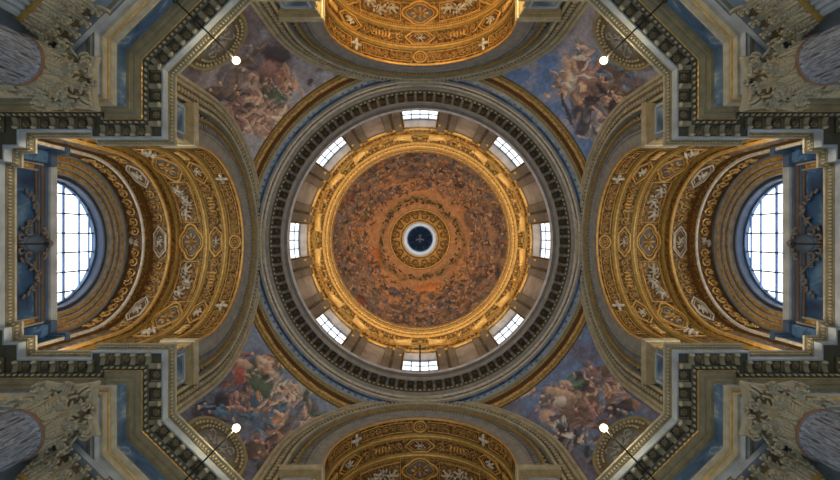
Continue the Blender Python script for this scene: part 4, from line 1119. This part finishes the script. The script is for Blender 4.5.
# warm glow of painted sky at left/lower
k = np.clip(1 - np.abs(rad - 56) / 16, 0, 1)[:, None] * np.clip(n1 * 1.5 - .2, 0, 1)[:, None]
col = col * (1 - k * .6) + lin((176, 112, 62))[None, :] * k * .6
col *= (.7 + .6 * n2[:, None])
rs = np.random.RandomState(77); items = []
for i in range(230):                      # cloud banks and drapery masses that carry the figures
    r_ = 50 + 37 * rs.rand() ** .7; a = rs.rand() * 2 * PI; x, y = r_ * math.cos(a), r_ * math.sin(a)
    pal = [(96, 88, 90), (74, 66, 70), (120, 104, 96), (60, 54, 52), (112, 84, 66), (140, 108, 84), (84, 74, 66)]
    items.append((x, y, 3 + rs.rand() * 6, 1.6 + rs.rand() * 2.2, a + PI / 2 + rs.randn() * .35, lin(pal[rs.randint(len(pal))]) * (.7 + .6 * rs.rand()), .6))
for i in range(2600):
    r_ = 48 + 40 * rs.rand() ** .8; a = rs.rand() * 2 * PI
    band = .5 + .5 * math.sin(a * 3 + r_ * .25)
    if rs.rand() > .45 + .55 * band: continue
    x, y = r_ * math.cos(a), r_ * math.sin(a)
    pal = [(150, 110, 80), (112, 78, 66), (90, 96, 104), (170, 130, 100), (70, 60, 55), (60, 72, 92), (104, 92, 60), (132, 84, 60), (52, 46, 42), (160, 120, 84)]
    c = lin(pal[rs.randint(len(pal))]) * (.6 + .8 * rs.rand())
    items.append((x, y, 1.0 + rs.rand() * 3.0, .5 + rs.rand() * .9, a + PI / 2 + rs.randn() * .9, c, .8))
    if rs.rand() < .3: items.append((x + .6, y + .6, 1.5 + rs.rand() * 2, .45, a + PI / 2 + rs.randn() * .6, lin((40, 32, 30)), .7))
    if rs.rand() < .25: items.append((x, y, .9, .9, 0, lin((190, 150, 116)), .8))
for (x, y, rx, ry, c) in ((-70, -40, 7, 4, (120, 58, 50)), (38, -56, 8, 4, (38, 34, 36)), (82, 36, 5, 6, (60, 74, 104)), (-80, 42, 6, 9, (128, 120, 112)), (-24, 52, 6, 3, (70, 80, 110)), (16, 66, 9, 4, (78, 86, 110)), (10, 48, 14, 4, (186, 110, 60)), (-44, 18, 12, 7, (176, 104, 58)), (-58, 60, 7, 4, (140, 60, 52)), (-52, -28, 6, 4, (88, 92, 60)), (-32, -44, 9, 5, (92, 84, 84)), (52, -20, 12, 8, (92, 80, 74))):
    items.insert(len(items) // 3, (x, y, rx, ry, math.atan2(y, x) + PI / 2, lin(c), .8))
wx = X + (vnoise(X / 2.5 + 11, Y / 2.5 + 19, 41) - .5) * 4; wy = Y + (vnoise(X / 2.5 + 61, Y / 2.5 + 9, 43) - .5) * 4
strokes(col, wx, wy, items)
# green wreath of foliage round the glory
g = np.clip(1 - np.abs(rad - (40 + 3 * np.sin(ang * 3 + 1) + (n1 - .5) * 10)) / 4.5, 0, 1)[:, None] * np.clip(n2 * 2.2 - .55, 0, 1)[:, None]
col = col * (1 - g) + lin((62, 64, 36))[None, :] * g
col = np.clip(col * 1.55 * (.7 + .6 * vnoise(X / 1.3 + 9, Y / 1.3 + 9, 51)[:, None]), 0, 1)
m = MB(); m.v = [tuple(p) for p in pts]
for j in range(NB):
    for i in range(NA):
        a = j * NA + i; b = j * NA + (i + 1) % NA; m.f.append((a, b, b + NA, a + NA))
o = m.build('dome_fresco', FRESCO, None, smooth=True, colors=np.concatenate([col, np.ones((len(col), 1))], 1))
tag(o, 'brown swirling fresco of crowded figures filling the round dome', 'fresco')
# gilded glory round the oculus
def dp(rpx, a, w_=0):     # point on the dome at picture radius rpx
    # solve R/h = rpx/F on the sphere
    k = rpx / F
    A = 1 + k * k; B = 2 * k * k * DC * 0
    # R = k h, R^2 + (h-DC)^2 = DR^2
    a_ = k * k + 1; b_ = -2 * DC; c_ = DC * DC - DR * DR
    h = (-b_ + math.sqrt(b_ * b_ - 4 * a_ * c_)) / (2 * a_); R_ = k * h
    nx, nz = R_ / DR, (h - DC) / DR
    R_ -= nx * w_; h -= nz * w_
    return (R_ * math.cos(a), R_ * math.sin(a), h)
gl = zero('gilded_glory')
m = MB(); m.grid([[dp(r_, 2 * PI * j / 96, w_) for j in range(96)] for r_, w_ in ((30.5, .002), (30, .010), (29, .012), (28.5, .004), (26, .004), (17.5, .006))], True); m.build('ground', GOLD_D, gl, smooth=True)
m = MB(); 
for rr, t_ in ((29.8, .008), (17.5, .012), (20, .006)):
    m.tube([dp(rr, 2 * PI * j / 72, .010) for j in range(72)], t_, 6, closed=True)
m.build('gilt_rings', GOLD_L, gl, smooth=True)
for k in range(16):
    a = k * PI / 8
    m = MB()
    L0, L1 = 20.5, (28.5 if k % 2 == 0 else 26)
    vs = [dp(L0, a - .10, .008), dp(L0, a + .10, .008), dp((L0 + L1) / 2, a + .05, .014), dp(L1, a, .010), dp((L0 + L1) / 2, a - .05, .014), dp((L0 + L1) / 2, a, .024)]
    m.add(vs, [(0, 1, 5), (1, 2, 5), (2, 3, 5), (3, 4, 5), (4, 0, 5)]); m.build('ray', GOLD_L, gl)
    m = MB(); m.blob(dp(24, a + PI / 16, .012), (.024, .024, .02), 8, 5); m.blob(dp(28, a + PI / 16, .012), (.012, .012, .012), 8, 5); m.build('boss', GOLD, gl, smooth=True)
m = MB(); rn = seam(8)
for k in range(110):
    a = rn.uniform(0, 2 * PI); m.blob(dp(37.5 + rn.uniform(-1.5, 3.5), a, .010), (rn.uniform(.01, .022), rn.uniform(.006, .011), .007), 6, 4, a + PI / 2 + rn.uniform(-.6, .6))
tag(m.build('leaf_wreath', two('green_bronze_leaves', (.10, .085, .03), scale=6), gl, smooth=True), kind='stuff')
tag(gl, 'gilded sunburst ring with rays and leaf wreath round the oculus', 'ornament')
# lantern
ln = zero('lantern')
KL = .79
def rvl(m, prof, n): return revolve(m, [(r_ * KL, h) for r_, h in prof], n)
rvl(MB(), [(.249, 4.87), (.240, 4.86), (.232, 4.87), (.228, 4.90), (.222, 4.93)], 64).build('rim', WHITE, ln, smooth=True)
rvl(MB(), [(.222, 4.93), (.215, 5.0), (.215, 5.55), (.208, 5.58), (.208, 5.62)], 64).build('lantern_wall', WHITE, ln, smooth=True)
rvl(MB(), [(.215, 5.62), (.20, 5.62), (.195, 5.75), (.15, 5.90), (.08, 5.97), (0.001, 5.99)], 64).build('cap', BLUEGREY, ln, smooth=True)
m = MB()
m.blob((0, 0, 5.90), (.018, .045, .02), 8, 5); m.blob((0, .05, 5.90), (.012, .014, .014), 8, 5)
for s_ in (-1, 1):
    m.blob((s_ * .04, .012, 5.90), (.042, .016, .008), 8, 5, s_ * .25); m.blob((s_ * .012, -.055, 5.90), (.01, .026, .008), 6, 4, s_ * .3)
m.map(lambda x, y, z: (x * KL, y * KL, z)); m.build('dove', IVORY, ln, smooth=True)
for k in range(12):
    a = k * PI / 6; m = MB(); m.tube([(.04 * math.cos(a), .04 * math.sin(a), 5.93), (.10 * math.cos(a), .10 * math.sin(a), 5.92)], .003, 5); m.map(lambda x, y, z: (x * KL, y * KL, z)); m.build('ray', GREY, ln)
for k in range(8):
    a = k * PI / 4 + PI / 8; m = MB(); m.tube([(.205 * math.cos(a), .205 * math.sin(a), 5.62), (.14 * math.cos(a), .14 * math.sin(a), 5.90)], .005, 5); m.map(lambda x, y, z: (x * KL, y * KL, z)); m.build('rib', GREY, ln)
tag(ln, 'white round lantern with dark blue cap and small dove at the centre', 'lantern')
lamp('lantern_daylight', 'POINT', P(0, 0, 5.2), 45, (.9, .95, 1), .4)

# ================================================================== FLOODLIGHTS
fd = 260 / F
rf = empty('floodlight', 1.150 * ux, 1.150 * uy, 1.42, PI / 4)     # local -x points at the centre
hl = (1.61 - 1.42) * S; xl = -(1.150 - .985) * S
MB().tube([(0, 0, 0), (xl, 0, hl)], .022, 8).build('pole', IRON, rf, scale=False)
MB().lathe([(0, 0), (.0, -.02), (.07, -.02), (.07, .02), (0, .02)], 10).map(lambda x, y, z: (z, x, y)).build('wall_plate', IRON, rf, scale=False)
MB().lathe([(0, .10), (.04, .10), (.07, .06), (.09, -.02), (.09, -.04), (.08, -.04)], 20).map(lambda x, y, z: (xl + x, y, hl + z + .14)).build('housing', IRON, rf, scale=False, smooth=True)
MB().blob((xl, 0, hl + .07), (.125, .125, .08), 16, 8).build('bulb', BULB, rf, scale=False, smooth=True)
for qd in QUADS:
    o = mirror_to(rf, *qd)
    tag(o, f'glowing floodlight on a thin rod in front of the {QN[qd]} fresco', 'floodlight', 'floodlights on rods')
    x, y = .985 * ux * qd[0], .985 * uy * qd[1]
    lamp('floodlight_light', 'POINT', P(x, y, 1.60), 34, (1, .82, .5), .1)
# every mirrored thing whose empty was turned by 45 degrees gets the matching turn
for o in list(C.objects):
    if o.type == 'EMPTY' and o.parent is None and o.name.split('.')[0] in ('niche_arch', 'floodlight', 'fluted_pilaster'):
        sx, sy = (1 if o.location.x > 0 else -1), (1 if o.location.y > 0 else -1)
        o.scale = (1, 1, 1) if o.name.split('.')[0] != 'fluted_pilaster' else (1, sx * sy, 1)
        o.rotation_euler = (0, 0, math.atan2(sy, sx))
